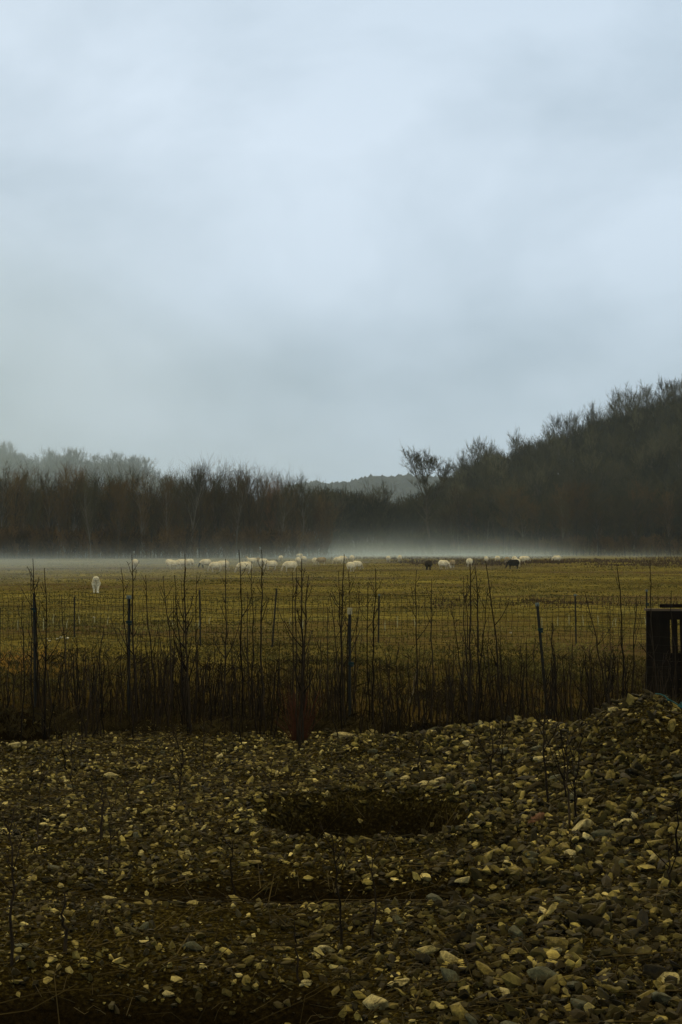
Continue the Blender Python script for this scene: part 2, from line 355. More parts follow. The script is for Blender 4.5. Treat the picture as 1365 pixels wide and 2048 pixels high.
# ------------------------------------------------------------------ the ground sheet
def axis(lo_far, lo, hi, hi_far, step, g=1.07):
    a = list(np.arange(lo, hi + 1e-6, step)); s = step
    while a[-1] < hi_far: s = min(s * g, 60); a.append(a[-1] + s)
    s = step
    while a[0] > lo_far: s = min(s * g, 60); a.insert(0, a[0] - s)
    return np.array(a)
xs = axis(-2400, -4.6, 4.6, 2400, 0.045); ys = axis(-250, 5.0, 18.5, 3500, 0.045, 1.05)
X, Y = np.meshgrid(xs, ys); Z = H(X, Y)
nx, ny = len(xs), len(ys)
idx = np.arange(nx * ny).reshape(ny, nx)
fq = np.stack([idx[:-1, :-1], idx[:-1, 1:], idx[1:, 1:], idx[1:, :-1]], 2).reshape(-1, 4)
gravel = (1 - sstep(16.2, 17.8, Y)).ravel()
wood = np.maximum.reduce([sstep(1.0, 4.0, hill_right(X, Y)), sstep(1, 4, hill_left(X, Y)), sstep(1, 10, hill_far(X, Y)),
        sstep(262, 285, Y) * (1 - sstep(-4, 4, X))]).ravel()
straw = (gss(X, Y, -6.4, 27.5, 0.9, 2.6) * 0.9 + gss(X, Y, -5.3, 24.5, 1.2, 1.0) * 0.35).clip(0, 1).ravel()
rough = ((1 - sstep(19, 31, Y)) * .9 + .1 * (1 - sstep(31, 60, Y))).ravel()
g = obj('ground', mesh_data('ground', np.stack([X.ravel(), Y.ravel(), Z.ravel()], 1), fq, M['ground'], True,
        dict(rough=rough, gravel=gravel, dark_soil_shade=dark_soil_shade(X, Y).ravel(), wood=wood, straw=straw)))
tag(g, kind='structure')

# ------------------------------------------------------------------ stones
def ico(sub):
    bm = bmesh.new(); bmesh.ops.create_icosphere(bm, subdivisions=sub, radius=1)
    v = np.array([p.co[:] for p in bm.verts]); f = np.array([[q.index for q in p.verts] for p in bm.faces]); bm.free()
    return v, f
def rock_shape(seed, npt, bev=0):
    """an angular broken stone: the hull of a few scattered points"""
    r = np.random.default_rng(seed); p = r.normal(size=(npt, 3)); p /= np.linalg.norm(p, axis=1, keepdims=True); p *= r.uniform(.78, 1.12, (npt, 1))
    p *= np.array([1.15, r.uniform(.6, 1.0), r.uniform(.38, .85)]); p += np.outer(p @ r.normal(0, .3, 3), r.normal(0, .4, 3))
    bm = bmesh.new(); [bm.verts.new(q) for q in p]; res = bmesh.ops.convex_hull(bm, input=bm.verts[:])
    bmesh.ops.delete(bm, geom=[v for v in bm.verts if not v.link_faces], context='VERTS')
    if bev:
        bmesh.ops.dissolve_limit(bm, angle_limit=R(14), verts=bm.verts[:], edges=bm.edges[:])
        bmesh.ops.bevel(bm, geom=bm.edges[:], offset=bev, segments=1, affect='EDGES', clamp_overlap=True)
        bmesh.ops.triangulate(bm, faces=bm.faces[:]); bmesh.ops.subdivide_edges(bm, edges=bm.edges[:], cuts=1, use_grid_fill=True); bmesh.ops.triangulate(bm, faces=bm.faces[:])
        for v in bm.verts: v.co *= 1 + r.normal(0, .012)
    bm.verts.index_update(); v = np.array([q.co[:] for q in bm.verts]); f = np.array([[q.index for q in g_.verts] for g_ in bm.faces]); bm.free()
    return v, f
ROCK1 = [rock_shape(i, 13) for i in range(26)]
ROCK0 = [rock_shape(40 + i, 8) for i in range(14)]
ROCK2 = [rock_shape(80 + i, 17, .06) for i in range(18)]
def rotm(n, tilt):
    a = rng.uniform(0, 2 * np.pi, n); t = rng.normal(0, tilt, n); u = rng.normal(0, tilt, n)
    ca, sa = np.cos(a), np.sin(a); z0 = np.zeros(n); o1 = np.ones(n)
    Rz = np.stack([ca, -sa, z0, sa, ca, z0, z0, z0, o1], 1).reshape(n, 3, 3)
    Rx = np.stack([o1, z0, z0, z0, np.cos(t), -np.sin(t), z0, np.sin(t), np.cos(t)], 1).reshape(n, 3, 3)
    Ry = np.stack([np.cos(u), z0, np.sin(u), z0, o1, z0, -np.sin(u), z0, np.cos(u)], 1).reshape(n, 3, 3)
    return Rx @ Ry @ Rz
def scatter(shapes, x, y, s, tilt=0.3, sink=0.15, tint=None, lift=0):
    """all copies in one mesh; returns verts, faces, tint"""
    V, Fc, T, n = [], [], [], 0
    z = H(x, y); Rm = rotm(len(x), tilt)
    which = rng.integers(0, len(shapes), len(x))
    for k, (v, f) in enumerate(shapes):
        m = np.where(which == k)[0]
        if not len(m): continue
        p = np.einsum('nij,vj->nvi', Rm[m], v) * s[m][:, None, None]
        p[:, :, 0] += x[m][:, None]; p[:, :, 1] += y[m][:, None]; p[:, :, 2] += (z[m] + s[m] * sink + (lift if np.isscalar(lift) else lift[m]))[:, None]
        V.append(p.reshape(-1, 3)); Fc.append((f[None] + (np.arange(len(m)) * len(v))[:, None, None] + n).reshape(-1, f.shape[1]))
        T.append(np.repeat(tint[m], len(v))); n += p.shape[0] * p.shape[1]
    return np.concatenate(V), np.concatenate(Fc), np.concatenate(T)
def rocky(x, y):
    """how thickly the stones lie, 0..1"""
    d = 0.50 + 0.36 * sstep(-0.2, 0.9, x + 0.12 * (10 - y)) + 0.95 * (fbm(x * 1.3, y * 1.3) - 0.5) + .35 * (fbm(x * 5, y * 4) - .5) - .12 * (1 - sstep(7.2, 9.0, y)) * (1 - sstep(0, 1, x))
    d = np.maximum(d, sstep(0.06, 0.22, 0.5 * gss(x, y, 2.75, 12.7, 1.4, 1.9) + 0.26 * gss(x, y, 1.55, 14.1, 0.9, 0.8)))
    d = np.maximum(d, 0.9 * np.exp(-((y - 14.5) / 0.55) ** 2) * sstep(-0.6, 0, x))
    d = d * (1 - 0.93 * dark_soil_shade(x, y))
    rr = np.sqrt(((x - 0.17) / 0.84) ** 2 + ((y - 11.0) / 0.95) ** 2)
    d = np.where((rr > 1.03) & (rr < 1.35), np.maximum(d, .7), d)
    d = d * (1 - sstep(16.4, 17.3, y))
    d = d * sstep(.86, 1.04, rr)
    # bare soil on the mound's crest facing right
    d = d * (1 - 0.75 * gss(x, y, 3.05, 12.0, 0.55, 0.5))
    return np.clip(d, 0.0, 1)
def spots(n, lo=5.2, hi=17.3, power=1.0, floor=0.0):
    """random points in a fan that covers the view and some more on either side"""
    X_, Y_ = [], []
    while sum(map(len, X_)) < n:
        y = rng.uniform(lo, hi, n * 2); x = rng.uniform(-1, 1, n * 2) * 4.8
        k = np.abs(x) < y * 0.25 + 1.0
        x, y = x[k], y[k]
        k = rng.random(len(x)) < np.maximum(rocky(x, y) ** power, floor * (1 - dark_soil_shade(x, y)))
        X_.append(x[k]); Y_.append(y[k])
    return np.concatenate(X_)[:n], np.concatenate(Y_)[:n]
def tints(n, a=1.5): return np.clip(rng.beta(a * .8, 2.0, n) + .07 * (1 - sstep(-.2, .8, x)) - .04 * sstep(.3, 1.2, x) * (1 - sstep(7.5, 10, y)), 0, 1)
parts = []; tt = []
x, y = spots(90000, floor=0.05); s = rng.uniform(0.006, 0.017, len(x)); parts.append((*scatter(ROCK0, x, y, s, 0.4, 0.25, tints(len(x), 1.3)),))
x, y = spots(24000, floor=0.03); s = rng.uniform(0.015, 0.034, len(x)) ; parts.append((*scatter(ROCK1, x, y, s, 0.35, 0.2, tints(len(x))),))
x, y = spots(7200, power=1.7); s = rng.uniform(0.022, 0.041, len(x)) * (0.85 + 0.3 * sstep(0, 1, x)); lift = rng.uniform(0, 0.03, len(x)) * rocky(x, y)
parts.append((*scatter(ROCK1, x, y, s, 0.45, 0.3, tints(len(x), 1.8), lift),))
a_ = rng.uniform(0, 6.3, 700); q = np.sqrt(rng.random(700)) * .95; x, y = .17 + .8 * q * np.cos(a_), 11 + .95 * q * np.sin(a_); parts.append((*scatter(ROCK1, x, y, rng.uniform(.006, .022, 700), .6, .1, .42 * rng.random(700) ** 2),))
V, Fc = cat_meshes([(p[0], p[1]) for p in parts]); T = np.concatenate([p[2] for p in parts])
gr = obj('gravel', mesh_data('gravel', V, Fc, M['gravel'], False, dict(tint=T)))
tag(gr, 'loose olive brown pebbles and small stones strewn over the dark soil', 'gravel', kind='stuff')

rock_cache = {}
def rock_mesh(shape, mat):
    k = (shape, mat)
    if k not in rock_cache:
        v, f = ROCK2[shape]; rock_cache[k] = mesh_data('stone', v, f, M[mat], False)
    return rock_cache[k]
def put_stone(px, py, wpx, mat, label, group, flat=1.0, shape=None, name='stone'):
    # foot of the stone on the ground under that row
    d = dist(py)
    for _ in range(12):
        d = (EYE - float(H(gx(px, d), d))) * F / (py - HOR)
    x = gx(px, d); s = wpx / F * d / 2
    o = obj(name, rock_mesh(shape if shape is not None else random.randrange(18), mat), None, (x, d, float(H(x, d)) + s * 0.25))
    o.scale = (s, s, s * flat); o.rotation_euler = (random.uniform(-.3, .3), random.uniform(-.3, .3), random.uniform(-0.7, 0.7))
    tag(o, label, 'stone', group)
    return o
BIG = [
 (1165, 1822, 36, 'stone_pale', 'pale pointed stone standing alone on the darker gravel right of centre', 1.3),
 (1280, 1822, 32, 'stone_pale', 'low pale stone right of the pale pointed stone', .8),
 (653, 1897, 34, 'stone_pale', 'smooth pale oval stone beside the thin bent shoot', 1),
 (800, 1964, 50, 'stone_pale', 'broad pale stone with a flat top above the big pale bottom stone', .9),
 (752, 2005, 56, 'stone_pale', 'big pale stone at the bottom edge of the black hollow', 1.1),
 (613, 1962, 28, 'stone_pale', 'small pale stone at the foot of the thin bent shoot', 1),
 (1140, 1918, 52, 'stone_brown', 'large rounded brown boulder low in the heap of stones', 1.1),
 (1083, 1955, 60, 'stone_grey', 'large grey green stone below the rounded brown boulder', .9),
 (1200, 2004, 34, 'stone_pale', 'upright triangular stone near the bottom edge', 1.5),
 (1195, 1925, 34, 'stone_brown', 'angular tan stone right of the rounded brown boulder', 1),
 (388, 1893, 46, 'stone_grey', 'weathered grey stone alone on the flat soil above the black hollow', .8),
 (340, 1960, 26, 'stone_pale', 'small tan stone showing in the black hollow', 1),
 (226, 1555, 30, 'stone_pale', 'palest flat stone on the pebbled ground at left', .8),
 (1250, 1650, 30, 'stone_pale', 'pale faceted stone on the lower slope of the mound', 1.2),
 (1158, 1662, 54, 'stone_pale', 'big pale boulder at the foot of the cluster of thin shoots', 1.1),
 (1072, 1648, 42, 'stone_red', 'dark reddish boulder at the edge of the round pit', 1.2),
 (1028, 1584, 30, 'stone_pale', 'flat pale slab between the pit and the mound', .7),
 (1210, 1672, 44, 'stone_grey', 'grey green boulder right of the big pale boulder', 1),
 (690, 1476, 44, 'stone_pale', 'big pale stone on the berm under the pale tipped post', 1.2),
 (748, 1482, 26, 'stone_pale', 'upright tan stone on the berm beside the big pale stone', 1.4),
 (782, 1481, 30, 'stone_grey', 'long bluish slab lying on the berm', .6),
 (869, 1488, 26, 'stone_grey', 'rounded grey stone on the crest of the berm', 1.1),
 (900, 1481, 32, 'stone_pale', 'slanting pale slab at the end of the berm', .8),
 (832, 1538, 26, 'stone_pale', 'pale round stone below the berm', 1),
 (30, 1506, 28, 'stone_pale', 'rounded pale stone in front of the dark bank', 1),
 (503, 1643, 17, 'stone_pale', 'small whitest pebble left of the round pit', 1.2),
 (262, 1643, 22, 'stone_pale', 'small white stone left of the dark shadowed band', .8),
 (297, 1577, 26, 'stone_grey', 'flat blue grey stone below the palest flat stone', .7),
 (201, 1818, 26, 'stone_grey', 'bluish stone on the pebbles near the cut stump of a shoot', .8),
 (108, 1735, 34, 'stone_grey', 'broad grey stone half sunk in the pebbles at left', .7),
 (50, 1890, 36, 'stone_grey', 'flat dark green stone behind the lowest tall shoot', .6),
 (510, 1725, 36, 'stone_brown', 'tan flat stone below the small whitest pebble', .7),
 (1070, 1783, 36, 'stone_brown', 'flat brown stone above the pale pointed stone', .8),
 (930, 1720, 32, 'stone_grey', 'blue grey stone in the heap below the pit', .9),
 (773, 1773, 38, 'stone_grey', 'square grey stone leaning in the dark hollow below the pit', 1),
 (880, 1775, 30, 'stone_pale', 'small pale upright stone below the pit', 1.3),
 (1290, 1760, 30, 'stone_pale', 'crooked pale stone beside the flattened dead grass', .9),
 (1225, 1620, 40, 'stone_brown', 'long tan stone sloping down the mound', .7),
 (1305, 1440, 24, 'stone_pale', 'pale stone just under the crest of the mound', 1),
 (1227, 1490, 26, 'stone_pale', 'pale angular stone halfway up the mound', 1.3),
 (1352, 1530, 28, 'stone_pale', 'pale stone on the mound at the picture edge', 1.1),
 (1082, 1540, 36, 'stone_pale', 'pale block at the foot of the mound behind the shoots', .9),
 (1055, 1560, 44, 'stone_dark', 'long dark slab left of the pale block', .6),
 (1110, 1420, 1, None, None, 1),
]
for px, py, wp, mt, lb, fl in BIG:
    if mt: put_stone(px, py, wp, mt, lb, 'larger stones lying in the gravel', fl)
SG = [  # material, weight, text
 ('stone_brown', 0.42, 'brown'), ('stone_pale', 0.20, 'pale tan'), ('stone_grey', 0.24, 'grey'), ('stone_dark', 0.14, 'dark')]
placed = [(gx(b[0], dist(b[1])), dist(b[1])) for b in BIG]
cnt = 0
while cnt < 255:
    y = random.uniform(5.9, 15.2); x = random.uniform(-1, 1) * (y * 0.25 + 0.2)
    if random.random() > float(rocky(np.array([x]), np.array([y]))[0]) ** 1.6: continue
    zz = float(H(x, y)); s = random.uniform(0.034, 0.062) * (0.7 + 0.45 * float(sstep(-0.5, 0.8, x)))
    if any((x - a) ** 2 + (y - b_) ** 2 < (1.2 * s) ** 2 for a, b_ in placed): continue
    placed.append((x, y)); cnt += 1
    mt, _, tx = random.choices(SG, [q[1] for q in SG])[0]
    on_mound = zz > 0.22
    where = ('lying on the slope of the stony mound' if on_mound else
             'lying on the berm at the edge of the field' if y > 14 else
             'in the thick heap of stones below the pit' if x > 0 and y < 9.8 else
             'on the pebbled ground between the pit and the mound' if x > 0 else 'on the flat pebbled soil left of the pit')
    o = obj('stone', rock_mesh(random.randrange(18), mt), None, (x, y, zz + s * (0.32 + 0.25 * random.random())))
    o.scale = (s, s * random.uniform(.8, 1.1), s * random.uniform(.75, 1.25)); o.rotation_euler = (random.gauss(0, .35), random.gauss(0, .35), random.uniform(0, 6.3))
    tag(o, '%s angular stone %s' % (tx, where), 'stone', '%s stones %s' % (tx, where))

# ------------------------------------------------------------------ litter, grass
def blades(x, y, h, wdt, lean, per, z=None, tw=0.3):
    n = len(x); k = n * per
    X_ = np.repeat(x, per) + rng.normal(0, 0.02, k) * np.repeat(h, per) * 6; Y_ = np.repeat(y, per) + rng.normal(0, 0.02, k) * np.repeat(h, per) * 6
    Zb = H(X_, Y_) - 0.005; hh = np.repeat(h, per) * rng.uniform(0.5, 1.1, k); a = rng.uniform(0, 2 * np.pi, k); ln = rng.normal(0, lean, k) * hh
    b = rng.uniform(0, 2 * np.pi, k); ww = np.repeat(wdt, per)
    dx, dy = np.cos(b) * ww / 2, np.sin(b) * ww / 2
    tx, ty = X_ + np.cos(a) * ln, Y_ + np.sin(a) * ln
    v = np.stack([np.stack([X_ - dx, Y_ - dy, Zb], 1), np.stack([X_ + dx, Y_ + dy, Zb], 1),
                  np.stack([(X_ + tx) / 2 + dx * .7 + np.cos(a) * -0.1 * ln, (Y_ + ty) / 2 + dy * .7, Zb + hh * 0.6], 1), np.stack([tx, ty, Zb + hh], 1)], 1).reshape(-1, 3)
    base = np.arange(k)[:, None] * 4
    f = np.concatenate([base + np.array([[0, 1, 2]]), base + np.array([[0, 2, 3]])])
    t = np.repeat(np.repeat(rng.random(n), per) * 0.6 + rng.random(k) * 0.4, 4)
    return v, f, t
def fan(n, lo, hi, half=0.28, pad=2.0, p=1.0):
    u = rng.random(n); y = lo * (hi / lo) ** u if p == 0 else lo + (hi - lo) * u ** p
    return rng.uniform(-1, 1, n) * (y * half + pad), y
x, y = fan(120000, 16.6, 260, p=0, half=.26); k = rng.random(len(x)) < sstep(16.6, 18.2, y + fbm(x * 2, y * 2) - .5) * (0.25 + 1.1 * sstep(.35, .7, fbm(x * .5, y * .5))); x, y = x[k], y[k]
v, f, t = blades(x, y, 0.03 + 0.04 * rng.random(len(x)) + 0.05 * sstep(.55, .75, fbm(x * .35 + 7, y * .35)), 0.006 + 0.00055 * y, 0.9, 4)
nq = t.reshape(-1, 4)[:, 0]; yy_ = v[::4, 1]; t = np.repeat(np.clip(nq + 1.3 * (fbm(v[::4, 0] * .4, v[::4, 1] * .25 + 3) - .5) - .75 * (1 - sstep(19, 33, yy_)), -.45, 1), 4)
tag(obj('grass', mesh_data('grass', v, f, M['grass'], False, dict(tint=t))), 'short rough olive grass of the pasture behind the fence', 'grass', kind='stuff')
# dead weeds: far reddish bands among and behind the flock
wx, wy = [], []
for (pxa, pxb, pya, pyb, n) in ((800, 1420, 1122, 1127, 2600), (830, 1010, 1126.5, 1130, 1300), (1040, 1130, 1125, 1127, 500), (1180, 1420, 1123, 1133, 1500), (700, 1400, 1113, 1120, 2500), (860, 1365, 1202, 1212, 900), (520, 560, 1122, 1124, 150), (250, 330, 1113, 1117, 250)):
    py = np.maximum(rng.normal((pya + pyb) / 2, (pyb - pya) * .38, n), 1108); d = EYE * F / (py - HOR); px = rng.uniform(pxa, pxb, n) + rng.normal(0, 25, n); k = rng.random(n) < sstep(.3, .65, fbm(px * .012 + pya, py * .35)); px, d = px[k], d[k]; wx.append((px - 682.5) / F * d); wy.append(d)
wx, wy = np.concatenate(wx), np.concatenate(wy)
v, f, t = blades(wx, wy, 0.12 + 0.30 * rng.random(len(wx)) * sstep(60, 120, wy), 0.008 + 0.0003 * wy, 0.35, 4)
tag(obj('dead_weeds', mesh_data('dead_weeds', v, f, M['dead_weed'], False, dict(tint=t))), 'reddish brown bands of dead weeds in the pasture', 'weeds', kind='stuff')
# twigs and straws lying on the gravel
def lying(n, lo, hi, lmin, lmax, rad, zl=0.02):
    y = rng.uniform(lo, hi, n); x = rng.uniform(-1, 1, n) * (y * 0.25 + 1); k = rng.random(n) > .6 * dark_soil_shade(x, y) * (y < 14); x, y = x[k], y[k]; n = len(x); a = rng.uniform(0, np.pi, n); l = rng.uniform(lmin, lmax, n)
    x1, y1 = x + np.cos(a) * l, y + np.sin(a) * l; xm, ym = (x + x1) / 2 + rng.normal(0, .12, n) * l, (y + y1) / 2 + rng.normal(0, .12, n) * l
    P = lambda a_, b_: np.stack([a_, b_, H(a_, b_) + zl + rng.uniform(0, .03, n)], 1)
    p0, pm, p1 = P(x, y), P(xm, ym), P(x1, y1); r = np.full(n, rad) * rng.uniform(.6, 1.4, n)
    a1 = tubes(p0, pm, r, r * .8, 3); a2 = tubes(pm, p1, r * .8, r * .4, 3)
    V, Fc = cat_meshes([a1, a2]); t = np.tile(np.repeat(rng.random(n), 6), 2)
    return V, Fc, t
a1 = lying(5200, 5.3, 16.5, 0.04, 0.22, 0.0014); 
tag(obj('twig_litter', mesh_data('twig_litter', a1[0], a1[1], M['litter'], False, dict(tint=a1[2]))), 'fine straws and broken twigs lying among the pebbles', 'litter', kind='stuff')
a2 = lying(1500, 5.3, 16.8, 0.2, 0.9, 0.0032, 0.02)
x, y = fan(9000, 16.2, 27, 0.25, 1.5, 2.2); k = rng.random(len(x)) < sstep(.35, .68, fbm(x * 1.1, y * .7 + 3)); x, y = x[k], y[k]; v, f, t = blades(x, y, 0.05 + 0.12 * rng.random(len(x)), np.full(len(x), 0.007), 0.9, 5); t = t * 1.0
V, Fc = cat_meshes([(a2[0], a2[1]), (v, f)])
tag(obj('dead_undergrowth', mesh_data('dead_undergrowth', V, Fc, M['dark_litter'], False, dict(tint=np.concatenate([a2[2], t])))), 'blackened dead stalks matted along the ditch and over the gravel', 'undergrowth', kind='stuff')

# ------------------------------------------------------------------ shoots and saplings by the fence
def sapling_parts(base, top, r0, seed, ntw, curve=0.03):
    r = random.Random(seed); base = np.array(base, float); top = np.array(top, float); Ln = np.linalg.norm(top - base); n = 12
    pts = []; ph = r.uniform(0, 6.3); q = r.uniform(.6, 1.5); wob = curve * Ln
    kink = [(0, 0)]
    for i in range(n): kink.append((kink[-1][0] * .7 + r.gauss(0, .008), kink[-1][1] * .7 + r.gauss(0, .008)))
    for i in range(n + 1):
        t = i / n; e = math.sin(t * math.pi)
        off = np.array([math.sin(ph + t * 2.2 * q) - math.sin(ph) * (1 - t) - math.sin(ph + 2.2 * q) * t, math.cos(ph * 1.7 + t * 2 * q) - math.cos(ph * 1.7) * (1 - t) - math.cos(ph * 1.7 + 2 * q) * t, 0]) * wob * .6
        pts.append(base + (top - base) * t + off + np.array([kink[i][0], kink[i][1], 0]) * min(1, e * 2))
    pts = np.array(pts); tt_ = np.linspace(0, 1, n + 1); rad = r0 * (1 - 0.72 * tt_)
    rad = rad * 1.35; stem = [path_tube(pts, rad, 6)]
    for k in range(int(Ln * 9)):                               # buds
        t = r.uniform(.35, 1); i = min(int(t * n), n - 1); p = pts[i] + (pts[i + 1] - pts[i]) * (t * n - i); a = r.uniform(0, 6.3)
        d = np.array([math.cos(a), math.sin(a), 1.2]); stem.append(tubes([p], [p + d * .011], [.0035], [.001], 3))
    tw = []
    for k in range(ntw):
        t = r.uniform(.30, .95) if k else .85; i = min(int(t * n), n - 1); p = pts[i] + (pts[i + 1] - pts[i]) * (t * n - i)
        a = r.choice([0, math.pi]) + r.gauss(0, .8); l = r.uniform(.05, .16) if r.random() < .5 else r.uniform(.2, .5) * (1.15 - t)*1.5
        up = r.uniform(.9, 2.2); d = np.array([math.cos(a), math.sin(a), up]); d /= np.linalg.norm(d); d2 = d + np.array([0, 0, .5]); d2 /= np.linalg.norm(d2)
        rr = max(.0036, r0 * (1 - .72 * t) * .8); pp = [p, p + d * l * .4, p + d * l * .4 + d2 * l * .6 + np.array([r.gauss(0, .01), 0, 0])]
        tw.append(path_tube(pp, [rr, rr * .8, rr * .55], 4))
        if l > .15:
            for m_ in range(2):
                s = .4 + .5 * r.random(); q0 = pp[1] + (pp[2] - pp[1]) * s; tw.append(tubes([q0], [q0 + np.array([r.choice([-1, 1]) * .02, r.gauss(0, .01), .03])], [.003], [.002], 3))
    return stem, tw
def sapling(px, py_top, py_base, pxb, r0, ntw, seed, label, group, name='sapling', mat='shoot', lean=None):
    d = dist(py_base)
    x = gx(pxb, d)
    for _ in range(8): d = (EYE - float(H(gx(pxb, d), d))) * F / (py_base - HOR)
    x = gx(pxb, d); z = float(H(x, d)); base = np.array([0, 0, -0.03]); top = np.array([gx(px, d) - x, random.gauss(0, .1), zat(py_top, d) - z])
    st, tw = sapling_parts(base, top, r0, seed, ntw)
    e = empty(name, (x, d, z)); st, tw = (st + tw, []) if len(tw) < 7 else (st, tw); V, Fc = cat_meshes(st); obj('stem', mesh_data('stem', V, Fc, M[mat], True), e)
    if tw:
        V, Fc = cat_meshes(tw); obj('twigs', mesh_data('twigs', V, Fc, M[mat], True), e)
    tag(e, label, 'sapling', group)
    return e
# top x, top y, base y, base x, radius (mm), twigs
SAP = [(72,1117,1462,78,11,8),(63,1139,1430,66,8,3),(88,1137,1440,92,10,6),(123,1190,1435,128,9,3),(47,1188,1440,44,8,4),
 (242,1135,1445,268,9,4),(266,1110,1455,275,12,7),(292,1150,1440,312,10,3),(327,1152,1445,345,10,6),(349,1151,1450,372,9,6),(363,1162,1440,378,7,2),(372,1108,1470,384,13,9),(393,1152,1445,388,8,5),(345,1188,1435,350,8,3),
 (450,1118,1460,447,11,8),(479,1100,1450,487,11,5),(495,1183,1440,503,8,3),(504,1122,1450,507,8,4),(524,1100,1455,527,12,8),
 (586,1145,1480,590,9,3),(592,1137,1485,595,9,3),(605,1118,1500,600,13,9),(618,1150,1490,607,11,8),
 (655,1212,1440,657,9,2),(660,1190,1450,680,8,3),(678,1141,1455,683,9,3),(689,1109,1460,692,12,9),(697,1140,1445,690,9,4),(719,1165,1450,704,7,4),
 (736,1163,1450,741,9,3),(752,1137,1455,746,11,6),(834,1140,1440,838,10,4),(865,1158,1445,862,10,3),
 (927,1152,1450,938,8,2),(935,1150,1455,940,8,3),(939,1128,1470,944,13,7),(951,1134,1460,955,11,6),(955,1170,1450,949,7,2),(974,1122,1470,1008,12,4),(975,1176,1455,952,9,5),(902,1200,1440,936,8,4),
 (1170,1187,1440,1222,10,5),(1220,1202,1435,1212,8,3),(1232,1132,1435,1247,11,4),(1270,1190,1430,1262,9,3),(1107,1236,1450,1118,10,3),(1054,1275,1440,1056,8,2),(1304,1120,1405,1314,11,6),(1343,1182,1400,1350,9,3),(1180,1290,1440,1182,9,2)]
ZN = [(-50, 258, 'left of the first tall fence post'), (258, 553, 'between the leftmost tall post and the leaning post'), (553, 700, 'between the leaning post and the pale tipped post'),
      (700, 870, 'just right of the pale tipped post'), (870, 1082, 'in the thicket left of the grey capped post'), (1082, 1290, 'between the grey capped post and the dark pallet'), (1290, 1500, 'in front of the dark pallet')]
ORD = 'first second third fourth fifth sixth seventh eighth ninth tenth eleventh twelfth thirteenth fourteenth'.split()
SAP.sort(key=lambda q: q[0])
zc = {}
for i, (px, pt, pb, pxb, rr, ntw) in enumerate(SAP):
    zn = [z for z in ZN if z[0] <= px < z[1]][0]; k = zc.get(zn[2], 0); zc[zn[2]] = k + 1
    sapling(px, pt, pb, pxb, rr / 1000, int(ntw * 1.5), 100 + i, '%s tall bare sapling %s' % (ORD[k], zn[2]), 'tall bare saplings along the fence')
# shoots in the gravel
for i, (px, pt, pb, pxb, rr, ntw, lb) in enumerate([
 (33,1612,1925,28,7,4,'tall thin dark shoot in the gravel near the bottom left corner'),
 (142,1768,1900,137,9,0,'straight cut shoot standing in the pebbles above the black hollow'),
 (205,1562,1676,207,9,1,'straight dark stick standing in the pebbles at left'),
 (463,1685,1785,466,7,1,'short dark stick standing at the edge of the dark hollow'),
 (228,1590,1740,218,4,2,'thin branching shoot behind the straight stick at left'),
 (145,1480,1590,150,4,4,'thin wispy shoot above the straight stick at left'),
 (80,1520,1700,76,5,4,'thin crooked shoot in the pebbles near the left edge'),
 (365,1480,1590,362,7,5,'bushy short shoot on the pebbles left of centre'),
 (745,1700,1875,747,6,2,'tall thin stick among the stones below the pit'),
 (662,1658,1890,684,6,4,'tall thin crooked shoot at the near edge of the pit'),
 (588,1868,1965,612,6,1,'thin shoot bending over the small pale stone'),
 (1350,1600,1720,1350,8,1,'dark stick in the stones near the right edge'),
 (1337,1690,1782,1334,7,2,'short dark stick below the mound near the right edge'),
 (1092,1345,1610,1098,8,7,'dark twiggy shoot at the foot of the mound, tallest there'),
 (1125,1450,1600,1128,7,3,'thin shoot in the cluster left of the big pale boulder'),
 (1140,1470,1660,1135,8,3,'thicker shoot in the cluster above the big pale boulder'),
 (1150,1490,1640,1144,6,3,'slanting thin shoot in the cluster above the big pale boulder'),
 (1160,1440,1650,1152,6,3,'rightmost thin shoot of the cluster above the big pale boulder'),
 (985,1450,1560,987,8,2,'dark shoot standing on the stones beyond the pit'),
 (1002,1460,1540,1004,6,2,'thin shoot beside the dark shoot beyond the pit'),
 (840,1480,1550,842,8,3,'dark shoot standing in front of the berm'),
 (795,1470,1530,797,6,2,'short shoot on the crest of the berm'),
 (545,1520,1600,540,4,2,'thin leaning shoot left of the pit'),
 (408,1420,1540,408,5,3,'thin shoot rising from the pebbles below the thicket'),
 (135,1450,1540,137,6,3,'thin shoot in front of the dark bank'),
 (250,1500,1610,262,4,3,'wispy shoot on the pebbles right of the straight stick')]):
    sapling(px, pt, pb, pxb, rr / 1000, int(ntw * 1.6), 300 + i, lb, 'thin shoots standing in the gravel', 'shoot')
# broken pale stick and red-stemmed bush
sapling(835, 1325, 1405, 818, .010, 2, 991, 'pale broken dead branch leaning in the thicket right of the pale tipped post', None, 'dead_branch', 'dead_wood')
